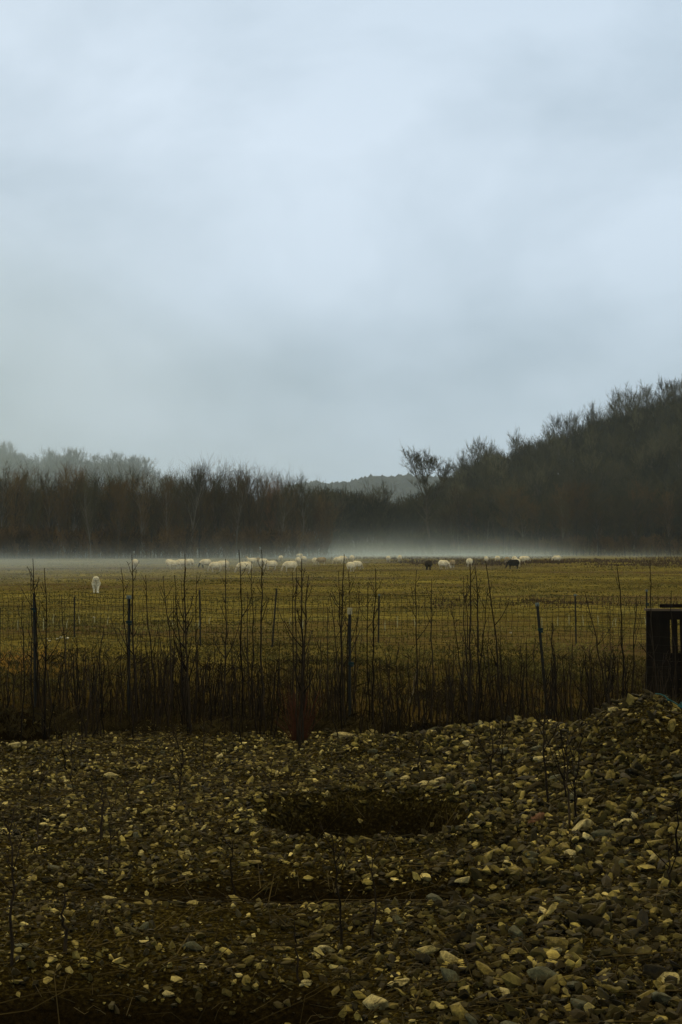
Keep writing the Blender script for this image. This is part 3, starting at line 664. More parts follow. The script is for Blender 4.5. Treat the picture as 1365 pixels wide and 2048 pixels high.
# shorter shoots: 10 shapes, copied
shoot_me = []
for i in range(12):
    st, tw = sapling_parts((0, 0, -0.03), (random.gauss(0, .05), random.gauss(0, .05), 1.0), random.uniform(.006, .0095), 500 + i, random.choice([0, 1, 2, 3, 4]), .03)
    V, Fc = cat_meshes(st + tw); shoot_me.append(mesh_data('shoot', V, Fc, M['shoot'], True))
CL = [(-60, 150, 26), (150, 260, 30), (258, 420, 56), (420, 560, 38), (560, 650, 22), (650, 800, 28), (800, 910, 20), (900, 1030, 28), (1040, 1170, 26), (1165, 1300, 32), (1290, 1420, 14)]
for a, b_, n in CL:
    mid = (a + b_) / 2
    where = [z[2] for z in ZN if z[0] <= mid < z[1]][0]
    for k in range(n):
        px = random.uniform(a, b_); d = random.triangular(15.2, 19.5, 16.9) + 1.5 * (float(fbm(np.array(px * .012), np.array(0.))) - .5); x = gx(px, d)
        o = obj('shoot', random.choice(shoot_me), None, (x, d, float(H(x, d)))); s = random.triangular(.35, 1.12, .8)
        o.scale = (1, 1, s); o.rotation_euler = (random.gauss(0, .05), random.gauss(0, .045 if random.random() < .85 else .3), random.uniform(0, 6.3))
        tag(o, 'short thin dark shoot in the thicket %s' % where, 'shoot', 'short shoots in the thicket %s' % where)
# the finest stems
def stems(n, lo, hi, hmin, hmax, r0, cl=True):
    y = rng.uniform(lo, hi, n)
    wts = np.array([c[2] / (c[1] - c[0]) for c in CL]); px = rng.uniform(-60, 1430, n * 6); wv = np.interp(px, [(c[0] + c[1]) / 2 for c in CL], wts / wts.max())
    px = px[rng.random(len(px)) < wv][:n]; y = y[:len(px)]; n = len(px)
    y = y + 1.6 * (fbm(px * .012, px * 0) - .5); x = (px - 682.5) / F * y; h = rng.uniform(hmin, hmax, n); z = H(x, y) - .02
    p0 = np.stack([x, y, z], 1); pm = p0 + np.stack([rng.normal(0, .03, n), rng.normal(0, .03, n), h * .55], 1); p1 = pm + np.stack([rng.normal(0, .035, n), rng.normal(0, .03, n), h * .45], 1)
    r = r0 * rng.uniform(.6, 1.3, n)
    V, Fc = cat_meshes([tubes(p0, pm, r, r * .75, 3), tubes(pm, p1, r * .75, r * .4, 3)])
    return V, Fc, np.tile(np.repeat(rng.random(n), 6), 2)
a = stems(1250, 15.8, 20.5, .12, .78, .0046)
tag(obj('thicket_stems', mesh_data('thicket_stems', a[0], a[1], M['thin_stem'], False, dict(tint=a[2]))), 'hair thin dead stems filling the bottom of the thicket', 'stems', kind='stuff')
# red bush
e = empty('red_bush', (gx(600, 15.6), 15.4, float(H(gx(600, 15.6), 15.4)))); tw = []
for k in range(95):
    r = random; a_ = r.uniform(0, 6.3); l = r.uniform(.2, .62); s = r.uniform(.02, .32)
    tw.append(path_tube([(math.cos(a_) * .05, math.sin(a_) * .05, -.03), (math.cos(a_) * s * .6, math.sin(a_) * s * .6, l * .6), (math.cos(a_) * s, math.sin(a_) * s, l)], [.004, .003, .0015], 3))
V, Fc = cat_meshes(tw); obj('twigs', mesh_data('red_twigs', V, Fc, M['red_twig'], False), e)
tag(e, 'low bush of reddish twigs left of the pale tipped post', 'bush')

# ------------------------------------------------------------------ fences
def t_post(h, wd=.034):
    ps = [boxv((0, .004, h / 2 - .1), (wd, .006, h + .2)), boxv((0, -.012, h / 2 - .1), (.007, .026, h + .2))]
    for k in range(int(h / .055)): ps.append(boxv((0, .011, .05 + k * .055), (.012, .008, .014)))
    return cat_meshes(ps)
def wire_net(pts, z0s, hgt, nh, vs, r):
    """woven wire between the posts: slightly slack horizontals and uprights"""
    P0, P1 = [], []
    for (a, b_) in zip(pts[:-1], pts[1:]):
        a, b_ = np.array(a), np.array(b_); ln = np.linalg.norm(b_ - a); m = max(2, int(ln / vs)); ph = random.random() * 6
        def pt(t, k):
            sag = -.025 * math.sin(math.pi * t) * (k / nh); p = a + (b_ - a) * t
            z = float(H(p[0], p[1])) + .04 + hgt * (k / nh) ** .85 + sag + .008 * math.sin(ph + t * 17 + k)
            return (p[0] + .012 * math.sin(t * 21 + k * 1.7 + ph), p[1] + .02 * math.sin(t * 9 + k), z)
        G = [[pt(i / m, k) for k in range(nh + 1)] for i in range(m + 1)]
        for i in range(m + 1):
            for k in range(nh + 1):
                if i < m: P0.append(G[i][k]); P1.append(G[i + 1][k])
                if k < nh and (i < m): P0.append(G[i][k]); P1.append(G[i][k + 1])
    n = len(P0); return tubes(P0, P1, np.full(n, r), np.full(n, r), 3)
def fence(name, posts, extra, label, hgt, nh, vs, r):
    e = empty(name, (0, posts[0][1], 0)); tag(e, label, 'fence', )
    line = []
    for (px, d, ytop, lean, cap, tie) in posts:
        x = gx(px, d); z = float(H(x, d)); h = zat(ytop, d) - z
        V, Fc = t_post(h); po = obj('post', mesh_data('post', V, Fc, M['post']), e, (x, d - posts[0][1], z)); po.rotation_euler = (0, R(lean), random.uniform(-.3, .3))
        if cap:
            v, f = boxv((0, 0, h + .0), (.046, .046, .075 if cap == 'post_cap' else .04)); c = obj('cap', mesh_data('cap', v, f, M[cap]), po)
        if tie:
            V, Fc = cat_meshes([boxv((.01, -.02, h - tie), (.06, .04, .03)), boxv((.02, -.02, h - tie - .03), (.04, .03, .018))]); obj('insulator', mesh_data('insulator', V, Fc, M['tie']), po)
        line.append((x, d + .02))
    line = [extra[0]] + line + [extra[1]]
    V, Fc = wire_net(line, None, hgt, nh, vs, r); V = V - np.array([0, posts[0][1], 0])
    obj('wire_mesh', mesh_data('wire_mesh', V, Fc, M['wire']), e)
    return e
fence('fence', [(0, 18.6, 1215, 0, None, None), (73, 18.0, 1186, -1, None, .2), (259, 17.3, 1194, 0, 'grey_cap', .3), (700, 17.0, 1222, 0, 'post_cap', .62), (1095, 17.2, 1208, -5, 'grey_cap', .3)],
      [(-9, 24), (7.5, 17.6)], 'nearer wire fence on steel posts running through the thicket of shoots', 1.0, 9, .15, .0016)
fence('fence', [(150, 33, 1193, 0, None, None), (402, 30.5, 1180, -1, None, None), (545, 30, 1176, 4.5, None, None), (757, 31, 1190, 1.0, 'grey_cap', None), (1152, 31, 1190, -1, 'grey_cap', None), (1293, 30, 1181, 0, 'grey_cap', .28)],
      [(-14, 27), (13, 27.5)], 'farther woven wire fence with six steel posts standing in the open grass', 1.04, 10, .125, .0040)
# small pale stakes in the grass between and behind
for i, px in enumerate([38, 88, 108, 135, 160, 190, 216, 345, 392, 398, 420, 580, 606, 770, 795, 830, 1083, 1115, 1138, 1166, 1196, 1225, 1232, 1290]):
    d = random.uniform(36, 40); x = gx(px, d); h = random.uniform(.18, .3)
    v, f = path_tube([(0, 0, -.05), (random.gauss(0, .01), 0, h * .5), (random.gauss(0, .02), 0, h)], [.013, .012, .009], 5)
    o = obj('marker_stake', mesh_data('marker_stake', v, f, M['stake']), None, (x, d, float(H(x, d))))
    tag(o, 'short thin yellowish stake standing in the grass behind the farther fence', 'stake', 'short stakes in the grass')
for i, (px, py, s, lb) in enumerate([(95, 1279, .035, 'leftmost small white scrap on the grass'), (101, 1282, .03, 'second small white scrap on the grass from the left'), (116, 1279, .035, 'middle small white scrap on the grass'), (124, 1277, .04, 'fourth small white scrap, beside the largest one'), (136, 1279, .055, 'largest white scrap on the grass, rightmost of its row'), (190, 1236, .04, 'single white scrap on the grass beyond the others'), (1022, 1268, .045, 'single white scrap on the grass left of the grey capped post')]):
    d = dist(py); x = gx(px, d); v, f = ROCK1[i]
    o = obj('white_scrap', mesh_data('white_scrap', v * np.array([s, s * .8, s * .9]), f, M['white_scrap']), None, (x, d, float(H(x, d)) + s * .8)); tag(o, lb, 'scrap', 'white scraps in the grass')

# dark wooden pallet standing on its edge
pd = 19.8; e = empty('pallet', (gx(1292, pd), pd, float(H(gx(1292, pd), pd)))); e.rotation_euler = (0, 0, R(-4)); hz = zat(1217, pd) - e.location.z; W = 1.15
tag(e, 'dark upright wooden pallet with a pale top edge and splayed slats behind the mound', 'pallet')
def board(name, a, b_, w0, th, y, mat='board'):
    a, b_ = np.array(a, float), np.array(b_, float); dv = b_ - a; l = np.linalg.norm(dv); dv /= l; pz = np.array([dv[1], -dv[0]]) * w0 / 2
    q = [a - pz, a + pz, b_ + pz, b_ - pz]
    v = np.array([[p[0], y + s, p[1]] for s in (-th / 2, th / 2) for p in q]); f = [np.array([[0, 1, 2, 3], [7, 6, 5, 4], [0, 4, 5, 1], [1, 5, 6, 2], [2, 6, 7, 3], [3, 7, 4, 0]])]
    obj(name, mesh_data(name, v, f, M[mat]), e)
board('post', (.045, 0), (.045, hz - .03), .09, .07, .0)
board('post', (W - .045, 0), (W - .045, hz - .03), .09, .07, .0)
for zz, hh in ((.40, .10), (hz - .09, .12)): board('rail', (0.001, zz), (W - .001, zz), hh, .03, -.052)
board('top_board', (-.02, hz - .015), (W + .02, hz - .015), .028, .14, -.01, 'board_top')
board('back_rail', (.20, hz + .035), (W, hz + .035), .05, .03, .09)
for a, b_, w0 in ((.135, .133, .090), (.228, .226, .092), (.300, .288, .060), (.405, .375, .078), (.515, .488, .075), (.615, .60, .085), (.72, .705, .10), (.83, .82, .10), (.94, .94, .10), (1.04, 1.04, .09)):
    board('slat', (a, .06), (b_, hz - .04), w0, .02, -.027 + random.uniform(-.003, .003))
for k in range(5): board('back_board', (.095, .08 + k * .125), (W - .095, .085 + k * .125), .118, .02, .012 + .002 * (k % 2))

# rope on the mound
rp_ = []
for k in range(14):
    t = k / 13; px = 1312 + t * 60; d = 12.5 - .25 * t; x = gx(px, d) + .03 * math.sin(t * 9); rp_.append((x, d + .05 * math.cos(t * 11), float(H(x, d)) + .055 + .012 * math.sin(t * 14)))
a1 = path_tube(rp_, [.006] * 14, 5); b1 = []
for k in range(40):
    t = k / 39 * 5.5; x = gx(1363, 12.4) + .07 * math.cos(t * 3.3) * (1 - t * .1); d = 12.3 + .07 * math.sin(t * 3.3 + .4); b1.append((x, d, float(H(x, d)) + .05 + .012 * math.sin(t * 7) + t * .006))
V, Fc = cat_meshes([a1, path_tube(b1, [.006] * 40, 5)]); o = obj('rope', mesh_data('rope', V, Fc, M['rope'], True)); tag(o, 'teal rope trailing down the right side of the mound crest', 'rope')

# ------------------------------------------------------------------ animals
def blob_mesh(name, caps, mat, voxel=.014, it=6, wobble=0.0, fq=30):
    """one continuous skin grown over tapered limbs: caps = (p0, p1, r0, r1)"""
    ps = []
    sv, sf = ico(3)
    for p0, p1, r0, r1 in caps:
        p0, p1 = np.array(p0, float), np.array(p1, float); m = max(2, int(np.linalg.norm(p1 - p0) / (min(r0, r1) * .45)) + 1)
        for i in range(m):
            t = i / (m - 1); ps.append((sv * (r0 + (r1 - r0) * t) + p0 + (p1 - p0) * t, [sf]))
    V, Fc = cat_meshes(ps); me = mesh_data('tmp', V, Fc); o = bpy.data.objects.new('tmp', me); COL.objects.link(o)
    q = o.modifiers.new('r', 'REMESH'); q.mode = 'VOXEL'; q.voxel_size = voxel; q.use_smooth_shade = True
    q = o.modifiers.new('s', 'SMOOTH'); q.factor = .5; q.iterations = it
    dg = bpy.context.evaluated_depsgraph_get(); dg.update(); res = bpy.data.meshes.new_from_object(o.evaluated_get(dg)); bpy.data.objects.remove(o)
    res.name = name; res.materials.clear(); res.materials.append(mat)
    if wobble:
        n = len(res.vertices); c = np.empty(n * 3, np.float32); res.vertices.foreach_get('co', c); c = c.reshape(-1, 3)
        k = np.sin(c[:, 0] * fq + 1) * np.sin(c[:, 1] * fq * 1.2 + 2) * np.sin(c[:, 2] * fq * .9) + .6 * np.sin(c[:, 0] * fq * 2.3 + 3 * c[:, 2]) * np.sin(c[:, 1] * fq * 2.1 + c[:, 0] * 5) * np.sin(c[:, 2] * fq * 2)
        nn = np.empty(n * 3, np.float32); res.vertex_normals.foreach_get('vector', nn); c += nn.reshape(-1, 3) * (k * wobble)[:, None]; res.vertices.foreach_set('co', c.ravel().astype(np.float32)); res.update()
    return res
# sheep face +X, feet at z 0, about 0.8 m at the back
def sheep_meshes(pose, wool, face, tagname):
    if pose == 'graze': nk, hd, mz, er = (.52, 0, .50), (.63, 0, .26), (.70, 0, .09), (.60, .27)
    else: nk, hd, mz, er = (.52, 0, .80), (.60, 0, .96), (.75, 0, .90), (.56, 1.0)
    c = [((-.30, 0, .56), (.30, 0, .56), .18, .17), ((.30, 0, .58), nk, .12, .085), (nk, hd, .085, .07), (hd, mz, .072, .042)]
    for sy in (-1, 1): c.append(((er[0], sy * .05, er[1] + .03), (er[0] - .03, sy * .15, er[1] + .01), .028, .018))
    for sx, dx in ((.27, .02), (-.32, -.04)):
        for sy in (-1, 1):
            st = random.uniform(-.05, .05); c += [((sx, sy * .11, .45), (sx + dx, sy * .115, .24), .08, .036), ((sx + dx, sy * .115, .24), (sx + st, sy * .12, .05), .036, .027), ((sx + st, sy * .12, .045), (sx + st + .03, sy * .12, .03), .032, .03)]
    body = blob_mesh('body', c, face, .016, 2)
    f = [((-.26, 0, .575), (.22, 0, .57), .265, .25), ((-.30, 0, .56), (-.38, 0, .54), .24, .19), ((.24, 0, .57), (.34, 0, .59), .23, .17), ((.34, 0, .59), (nk[0] - .02, 0, nk[2] + .02), .16, .11),
         ((-.40, 0, .55), (-.52, 0, .42), .07, .04)]
    for sy in (-1, 1): f += [((-.32, sy * .11, .48), (-.34, sy * .115, .34), .13, .08), ((.26, sy * .10, .46), (.28, sy * .11, .36), .12, .07), ((-.1, sy * .06, .50), (.12, sy * .06, .50), .23, .23)]
    return body, blob_mesh('fleece', f, wool, .018, 4, .012, 26)
SM = {}
for key, wl, fc in (('white', 'wool', 'face_pale'), ('darkface', 'wool', 'face_dark'), ('tan', 'wool_tan', 'face_pale'), ('black', 'wool_black', 'face_dark'), ('grey', 'wool_grey', 'face_dark')):
    for pose in ('graze', 'stand'):
        SM[key, pose] = sheep_meshes(pose, M[wl], M[fc], key)
# x, foot row, heading in degrees (0 faces picture right, 90 away, 180 left, 270 towards us), kind, pose, label
SHEEP = [
 (271, 1137, 100, 'white', 'graze', 'white sheep grazing alone in the mist, leftmost of the flock'),
 (340, 1135, 60, 'white', 'graze', 'white sheep half hidden behind another at the left of the flock'),
 (348, 1139, 10, 'white', 'graze', 'white sheep side on in front of the half hidden one at left'),
 (364, 1137, 185, 'white', 'graze', 'white sheep grazing with head down, third of the left bunch'),
 (380, 1136, 130, 'white', 'graze', 'white sheep at the right end of the left bunch'),
 (412, 1136, 200, 'darkface', 'graze', 'white sheep with a dark lowered face standing alone between bunches'),
 (433, 1143, 180, 'white', 'graze', 'large white sheep grazing, head down behind a forked sapling'),
 (447, 1140, 190, 'white', 'graze', 'white sheep directly behind the rump of the large grazing one'),
 (490, 1147, 185, 'white', 'graze', 'nearest and largest sheep, grazing side on behind a sapling'),
 (505, 1131, 180, 'white', 'stand', 'white sheep with its head raised behind the nearest one'),
 (517, 1129, 90, 'tan', 'graze', 'small tan sheep between two white ones'),
 (528, 1133, 40, 'white', 'graze', 'white sheep beside the sapling with the highest tip'),
 (543, 1140, 195, 'white', 'graze', 'cream sheep grazing just right of the highest tipped sapling'),
 (562, 1122, 250, 'white', 'graze', 'small distant white sheep standing alone above the leaning post'),
 (581, 1143, 190, 'white', 'graze', 'white sheep grazing alone right of the leaning post'),
 (597, 1131, 90, 'white', 'graze', 'white sheep seen from behind in the stacked group at centre'),
 (600, 1117, 180, 'white', 'graze', 'farthest, topmost sheep of the stacked group'),
 (603, 1122, 270, 'white', 'stand', 'second highest sheep of the stacked group'),
 (609, 1126, 80, 'white', 'graze', 'rightmost sheep of the stacked group'),
 (630, 1129, 100, 'white', 'graze', 'white sheep left of the tan sheep near the centre'),
 (643, 1130, 170, 'tan', 'graze', 'tan sheep beside a white one near the centre'),
 (678, 1129, 185, 'white', 'graze', 'white sheep grazing left of the sapling beside the pale tipped post'),
 (686, 1125, 0, 'white', 'graze', 'white sheep partly hidden by the sapling beside the pale tipped post'),
 (705, 1123, 280, 'white', 'graze', 'small distant white sheep above the pair near the centre'),
 (702, 1143, 70, 'white', 'graze', 'nearer, lower sheep of the pair above the pale tipped post'),
 (715, 1139, 40, 'white', 'graze', 'upper right sheep of the pair above the pale tipped post'),
 (777, 1124, 100, 'white', 'graze', 'left one of two distant sheep right of centre'),
 (800, 1123, 95, 'white', 'graze', 'right one of two distant sheep right of centre'),
 (857, 1141, 95, 'grey', 'graze', 'dark brown sheep seen from behind on the brown weed band'),
 (888, 1138, 325, 'white', 'graze', 'big white sheep with head lowered to the right'),
 (905, 1136, 90, 'tan', 'graze', 'small tan sheep behind the head of the big white one'),
 (939, 1134, 95, 'white', 'graze', 'white sheep right above the tip of a sapling'),
 (973, 1125, 80, 'white', 'graze', 'white sheep above the curved sapling'),
 (995, 1124, 240, 'white', 'graze', 'distant white sheep right of the curved sapling'),
 (1014, 1127, 100, 'tan', 'graze', 'dull cream sheep left of the black one'),
 (1029, 1127, 90, 'white', 'graze', 'white sheep directly behind the black one'),
 (1034, 1134, 60, 'white', 'graze', 'white sheep beside the black one, its rump showing'),
 (1027, 1138, 190, 'black', 'graze', 'black sheep grazing in front of two white ones'),
 (1045, 1127, 110, 'white', 'graze', 'left one of two overlapping white sheep right of the black one'),
 (1052, 1125, 20, 'white', 'graze', 'right one of two overlapping white sheep right of the black one'),
 (1114, 1124, 185, 'white', 'graze', 'rightmost sheep of the flock, grazing apart'),
]
for px, py, hdg, kind, pose, lb in SHEEP:
    d = dist(py); x = gx(px, d); e = empty('sheep', (x, d, float(H(x, d))), R(hdg)); s = random.uniform(1.02, 1.14); e.scale = (s, s * 1.05, s)
    bd, fl = SM[kind, pose]; obj('body', bd, e); obj('fleece', fl, e); tag(e, lb, 'sheep', 'sheep grazing in the pasture')

# dog walking towards the camera: built facing -Y
dd = dist(1186); de = empty('dog', (gx(193, dd), dd, float(H(gx(193, dd), dd))), R(9.5)); tag(de, 'shaggy white dog walking towards us in front of the mist', 'dog')
c = [((0, .45, .50), (0, -.12, .50), .165, .185), ((0, -.12, .50), (0, -.26, .56), .18, .15), ((0, -.24, .58), (0, -.36, .66), .15, .125), ((0, -.37, .665), (0, -.42, .66), .125, .105),
     ((0, -.44, .635), (0, -.55, .61), .062, .045), ((0, -.16, .40), (0, -.2, .44), .14, .14), ((0, .55, .48), (0, .66, .24), .07, .05)]
for sx in (-1, 1):
    c += [((sx * .085, -.36, .73), (sx * .135, -.37, .62), .035, .028),
          ((sx * .095, -.16, .42), (sx * .085, -.18 - .05 * sx, .22), .085, .058), ((sx * .085, -.18 - .05 * sx, .22), (sx * .08, -.20 - .07 * sx, .05), .056, .046), ((sx * .08, -.20 - .07 * sx, .045), (sx * .08, -.25 - .07 * sx, .04), .05, .045),
          ((sx * .09, .42, .44), (sx * .09, .34 + .06 * sx, .30), .12, .075), ((sx * .09, .34 + .06 * sx, .30), (sx * .088, .46 + .06 * sx, .17), .065, .045), ((sx * .088, .46 + .06 * sx, .17), (sx * .085, .42 + .06 * sx, .05), .045, .043), ((sx * .085, .42 + .06 * sx, .045), (sx * .085, .37 + .06 * sx, .04), .05, .044)]
obj('body', blob_mesh('body', c, M['dog_coat'], .013, 4, .009, 34), de)
def ball(c, s, mat, name, parent, sub=2):
    v, f = ico(sub); return obj(name, mesh_data(name, v * np.array(s) + np.array(c), f, M[mat], True), parent)
ball((0, -.595, .625), (.030, .022, .024), 'nose', 'nose', de)
for sx in (-1, 1): ball((sx * .048, -.515, .69), (.016, .014, .016), 'nose', 'eye', de)
ball((0, -.575, .580), (.034, .022, .012), 'nose', 'mouth', de)

# ------------------------------------------------------------------ trees
def gen_tree(seed, h, spread, ang, nb, nsub, ntw, tr, start=.25, twr=.018, lean=0, fork=False, top=1.0):
    """bare tree as (trunk tubes, crown tubes): ang = how far limbs lean from upright"""
    r = np.random.default_rng(seed); n = 9
    def bend(p, d, L_, k, jit, up):
        P = [p]; 
        for _ in range(k):
            d = d + r.normal(0, jit, 3) + np.array([0, 0, up]); d = d / np.linalg.norm(d); P.append(P[-1] + d * L_ / k)
        return np.array(P), d
    d0 = np.array([lean, r.normal(0, .03), 1.0]); trunk, _ = bend(np.array([0, 0, -.3]), d0 / np.linalg.norm(d0), h * (.84 if not fork else .62), n, .05, .04)
    rad = tr * (1 - .85 * np.linspace(0, 1, n + 1)) if not fork else tr * (1 - .45 * np.linspace(0, 1, n + 1))
    T0, T1, A, B = [trunk[:-1]], [trunk[1:]], [rad[:-1]], [rad[1:]]
    C0, C1, CA, CB = [], [], [], []
    stems_ = [(trunk, rad, start)]
    if fork:
        for sx, ll in ((-1, .50), (1, .52), (.15, .42)):
            i0 = n - 1 if sx != 1 else n - 3
            P, _ = bend(trunk[i0], np.array([sx * .55, r.normal(0, .2), 1.0]) / 1.2, h * ll * .9, 6, .09, .05); q = rad[i0] * .7 * (1 - .85 * np.linspace(0, 1, 7))
            T0.append(P[:-1]); T1.append(P[1:]); A.append(q[:-1]); B.append(q[1:]); stems_.append((P, q, .15))
        stems_[0] = (trunk, rad, .35)
    for si, (ax, rd, st0) in enumerate(stems_):
        m = len(ax) - 1
        for b in range(nb if not fork else nb // 3 + 4):
            t = st0 + (1 - st0) * (r.random() ** .65) * top; f_ = t * m; i = min(int(f_), m - 1); p = ax[i] + (ax[i + 1] - ax[i]) * (f_ - i)
            az = r.uniform(0, 2 * np.pi); a_ = ang * r.uniform(.6, 1.3); L_ = spread * h * (.50 + .62 * math.sin(math.pi * min(1, t) ** 1.3)) * r.uniform(.5, 1.15) * (1 if not fork else .75)
            d = np.array([math.cos(az) * math.sin(a_), math.sin(az) * math.sin(a_), math.cos(a_)])
            P, _ = bend(p, d, L_, 4, .12, .08); rb = max(rd[i] * .42, twr * 1.4); q = rb * (1 - .6 * np.linspace(0, 1, 5))
            if L_ > .16 * h and tr > .1:
                T0.append(P[:3]); T1.append(P[1:4]); A.append(q[:3]); B.append(q[1:4]); C0.append(P[3:4]); C1.append(P[4:5]); CA.append(q[3:4]); CB.append(q[4:5])
            else: C0.append(P[:-1]); C1.append(P[1:]); CA.append(q[:-1]); CB.append(q[1:])
            for s in range(nsub):
                u = r.uniform(.2, 1) * 4; j = min(int(u), 3); ps = P[j] + (P[j + 1] - P[j]) * (u - j); dd_ = (P[j + 1] - P[j]); dd_ = dd_ / np.linalg.norm(dd_) + r.normal(0, .5, 3); dd_[2] += .25; dd_ /= np.linalg.norm(dd_)
                Ls = L_ * r.uniform(.22, .5); S, _ = bend(ps, dd_, Ls, 2, .2, .1); C0.append(S[:-1]); C1.append(S[1:]); CA.append(np.full(2, twr * 1.15)); CB.append(np.full(2, twr * .9))
                k = ntw; uu = r.uniform(.1, 1, k) * 2; jj = np.minimum(uu.astype(int), 1); pt = S[jj] + (S[jj + 1] - S[jj]) * (uu - jj)[:, None]
                dt = (S[jj + 1] - S[jj]) / np.linalg.norm(S[jj + 1] - S[jj], axis=1, keepdims=True) + r.normal(0, .6, (k, 3)); dt[:, 2] += .3; dt /= np.linalg.norm(dt, axis=1, keepdims=True)
                C0.append(pt); C1.append(pt + dt * (Ls * r.uniform(.3, .75, k))[:, None]); CA.append(np.full(k, twr * .85)); CB.append(np.full(k, twr * .5))
    c = np.concatenate
    return tubes(c(T0), c(T1), c(A), c(B), 5), tubes(c(C0), c(C1), c(CA), c(CB), 3)
def zmax(p): return float(np.percentile(p[1][0][:, 2], 99.3))
def tree_proto(kind, i, crown_mat, trunk_mat='trunk', lod=1, **kw):
    return gen_tree(**kw)
KINDS = {
 # slender upright trees of the near left wood (unit height 15)
 'slender': dict(h=15, spread=.34, ang=.34, nb=34, nsub=7, ntw=6, tr=.11, start=.10, twr=.010),
 # spreading hill trees (unit height 18)
 'spreading': dict(h=18, spread=.34, ang=.85, nb=34, nsub=8, ntw=7, tr=.17, start=.22, twr=.019),
 'shrubby': dict(h=6, spread=.45, ang=.7, nb=22, nsub=6, ntw=4, tr=.05, start=.02, twr=.020),
}
PROTO = {}
for kn, kw in KINDS.items():
    PROTO[kn] = [gen_tree(seed=1000 + 37 * i + len(kn), **kw) for i in range(7)]
LOW = {}
for kn, kw in KINDS.items():
    k2 = dict(kw); k2['nb'] = int(kw['nb'] * .62); k2['nsub'] = 4; k2['ntw'] = 3; k2['twr'] = kw['twr'] * 2.6
    LOW[kn] = [gen_tree(seed=3000 + 31 * i + len(kn), **k2) for i in range(6)]
tm_cache = {}
def tree(kind, i, x, y, h, crown, trunkm, label, group, name='tree', rz=None):
    key = (kind, i, crown, trunkm)
    if key not in tm_cache:
        (tv, tf), (cv, cf) = PROTO[kind][i]; tm_cache[key] = (mesh_data('trunk', tv, tf, M[trunkm], True), mesh_data('crown', cv, cf, M[crown], False))
    a, b_ = tm_cache[key]; e = empty(name, (x, y, float(H(x, y)))); s = h / zmax(PROTO[kind][i]); ws = s * random.uniform(.85, 1.15) * (.72 if 'right hillside' in label else 1)
    e.scale = (ws, ws, s); e.rotation_euler = (0, 0, random.uniform(0, 6.3) if rz is None else rz)
    obj('trunk', a, e); obj('crown', b_, e); tag(e, label, 'tree', group); return e
def wood_mass(name, kind, x, y, h, mat, label, lod=LOW):
    V, Fc, T, n = [], [], [], 0; z = H(x, y); which = rng.integers(0, len(lod[kind]), len(x)); az = rng.uniform(0, 6.3, len(x)); wsc = rng.uniform(.75, 1.05, len(x))
    for k, pr in enumerate(lod[kind]):
        v, f = cat_meshes([pr[0], pr[1]]); f = f[0]; m = np.where(which == k)[0]
        if not len(m): continue
        s = h[m] / zmax(pr); c, sn = np.cos(az[m]), np.sin(az[m])
        px_ = (v[None, :, 0] * c[:, None] - v[None, :, 1] * sn[:, None]) * (s * wsc[m])[:, None] + x[m][:, None]; py_ = (v[None, :, 0] * sn[:, None] + v[None, :, 1] * c[:, None]) * (s * wsc[m])[:, None] + y[m][:, None]
        pz_ = v[None, :, 2] * s[:, None] + z[m][:, None]
        V.append(np.stack([px_, py_, pz_], 2).reshape(-1, 3).astype(np.float32)); Fc.append((f[None] + (np.arange(len(m)) * len(v))[:, None, None] + n).reshape(-1, 4)); T.append(np.repeat(rng.random(len(m)), len(v))); n += len(m) * len(v)
    o = obj(name, mesh_data(name, np.concatenate(V), np.concatenate(Fc), M[mat], False, dict(tint=np.concatenate(T)))); tag(o, label, 'wood', kind='stuff'); return o
# --- near left wood
def ltop(px): return np.interp(px, [-100, 0, 60, 130, 240, 300, 345, 390, 440, 497, 560, 600, 640, 660], [938, 942, 942, 940, 944, 956, 954, 938, 943, 946, 957, 955, 966, 980])
def ledge(px): return np.interp(px, [-150, 300, 560, 660], [262, 272, 290, 330])
nL = 98
for k in range(nL):
    px = -90 + 745 * (k + random.random() * .9) / nL; d = float(ledge(px)) + random.uniform(0, 22); x = gx(px, d); yt = float(ltop(px)) + random.choice([-14, -6, 0, 10, 24, 40]) + random.gauss(0, 5)
    h = zat(yt, d); cr = random.choices(['crown_brown', 'crown_olive', 'crown_red'], [.5, .4, .1])[0]
    tx = {'crown_brown': 'brown', 'crown_olive': 'olive grey', 'crown_red': 'rusty red'}[cr]
    side = 'left' if px < 340 else 'right'
    pt = k % 6 == 2; ex = 'pale trunked' if pt else 'slender bare'
    tree('slender', random.randrange(7), x, d - (6 if pt else 0), h, cr, 'pale_trunk' if pt else 'trunk', '%s %s tree at the edge of the near wood, its %s half' % (ex, tx, side), '%s %s trees at the edge of the near wood, %s half' % (ex, tx, side))
e = tree('slender', 2, gx(182, 262), 262, zat(1000, 262) + 4, 'crown_olive', 'pale_trunk', 'thin tree with a pale trunk at the front of the near wood', None)
e = tree('spreading', 3, gx(236, 266), 266, zat(955, 266), 'crown_brown', 'trunk', 'bare tree with broad fanning limbs in the left half of the near wood', None)
n = 620; px = rng.uniform(-140, 665, n); d = ledge(px) + 16 + 70 * rng.random(n); x = (px - 682.5) / F * d
h = (EYE + (HOR - ltop(px) - rng.uniform(24, 90, n)) / F * d)
wood_mass('woodland', 'slender', x, d, h, 'wood_mass_brown', 'brown mass of bare trees filling the near wood on the left')
n = 760; px = rng.uniform(-140, 655, n); d = ledge(px) - 5 + 14 * rng.random(n); x = (px - 682.5) / F * d
wood_mass('brushwood', 'shrubby', x, d, rng.uniform(2.0, 6.5, n), 'brush_red', 'rusty brown scrub along the foot of the near wood')
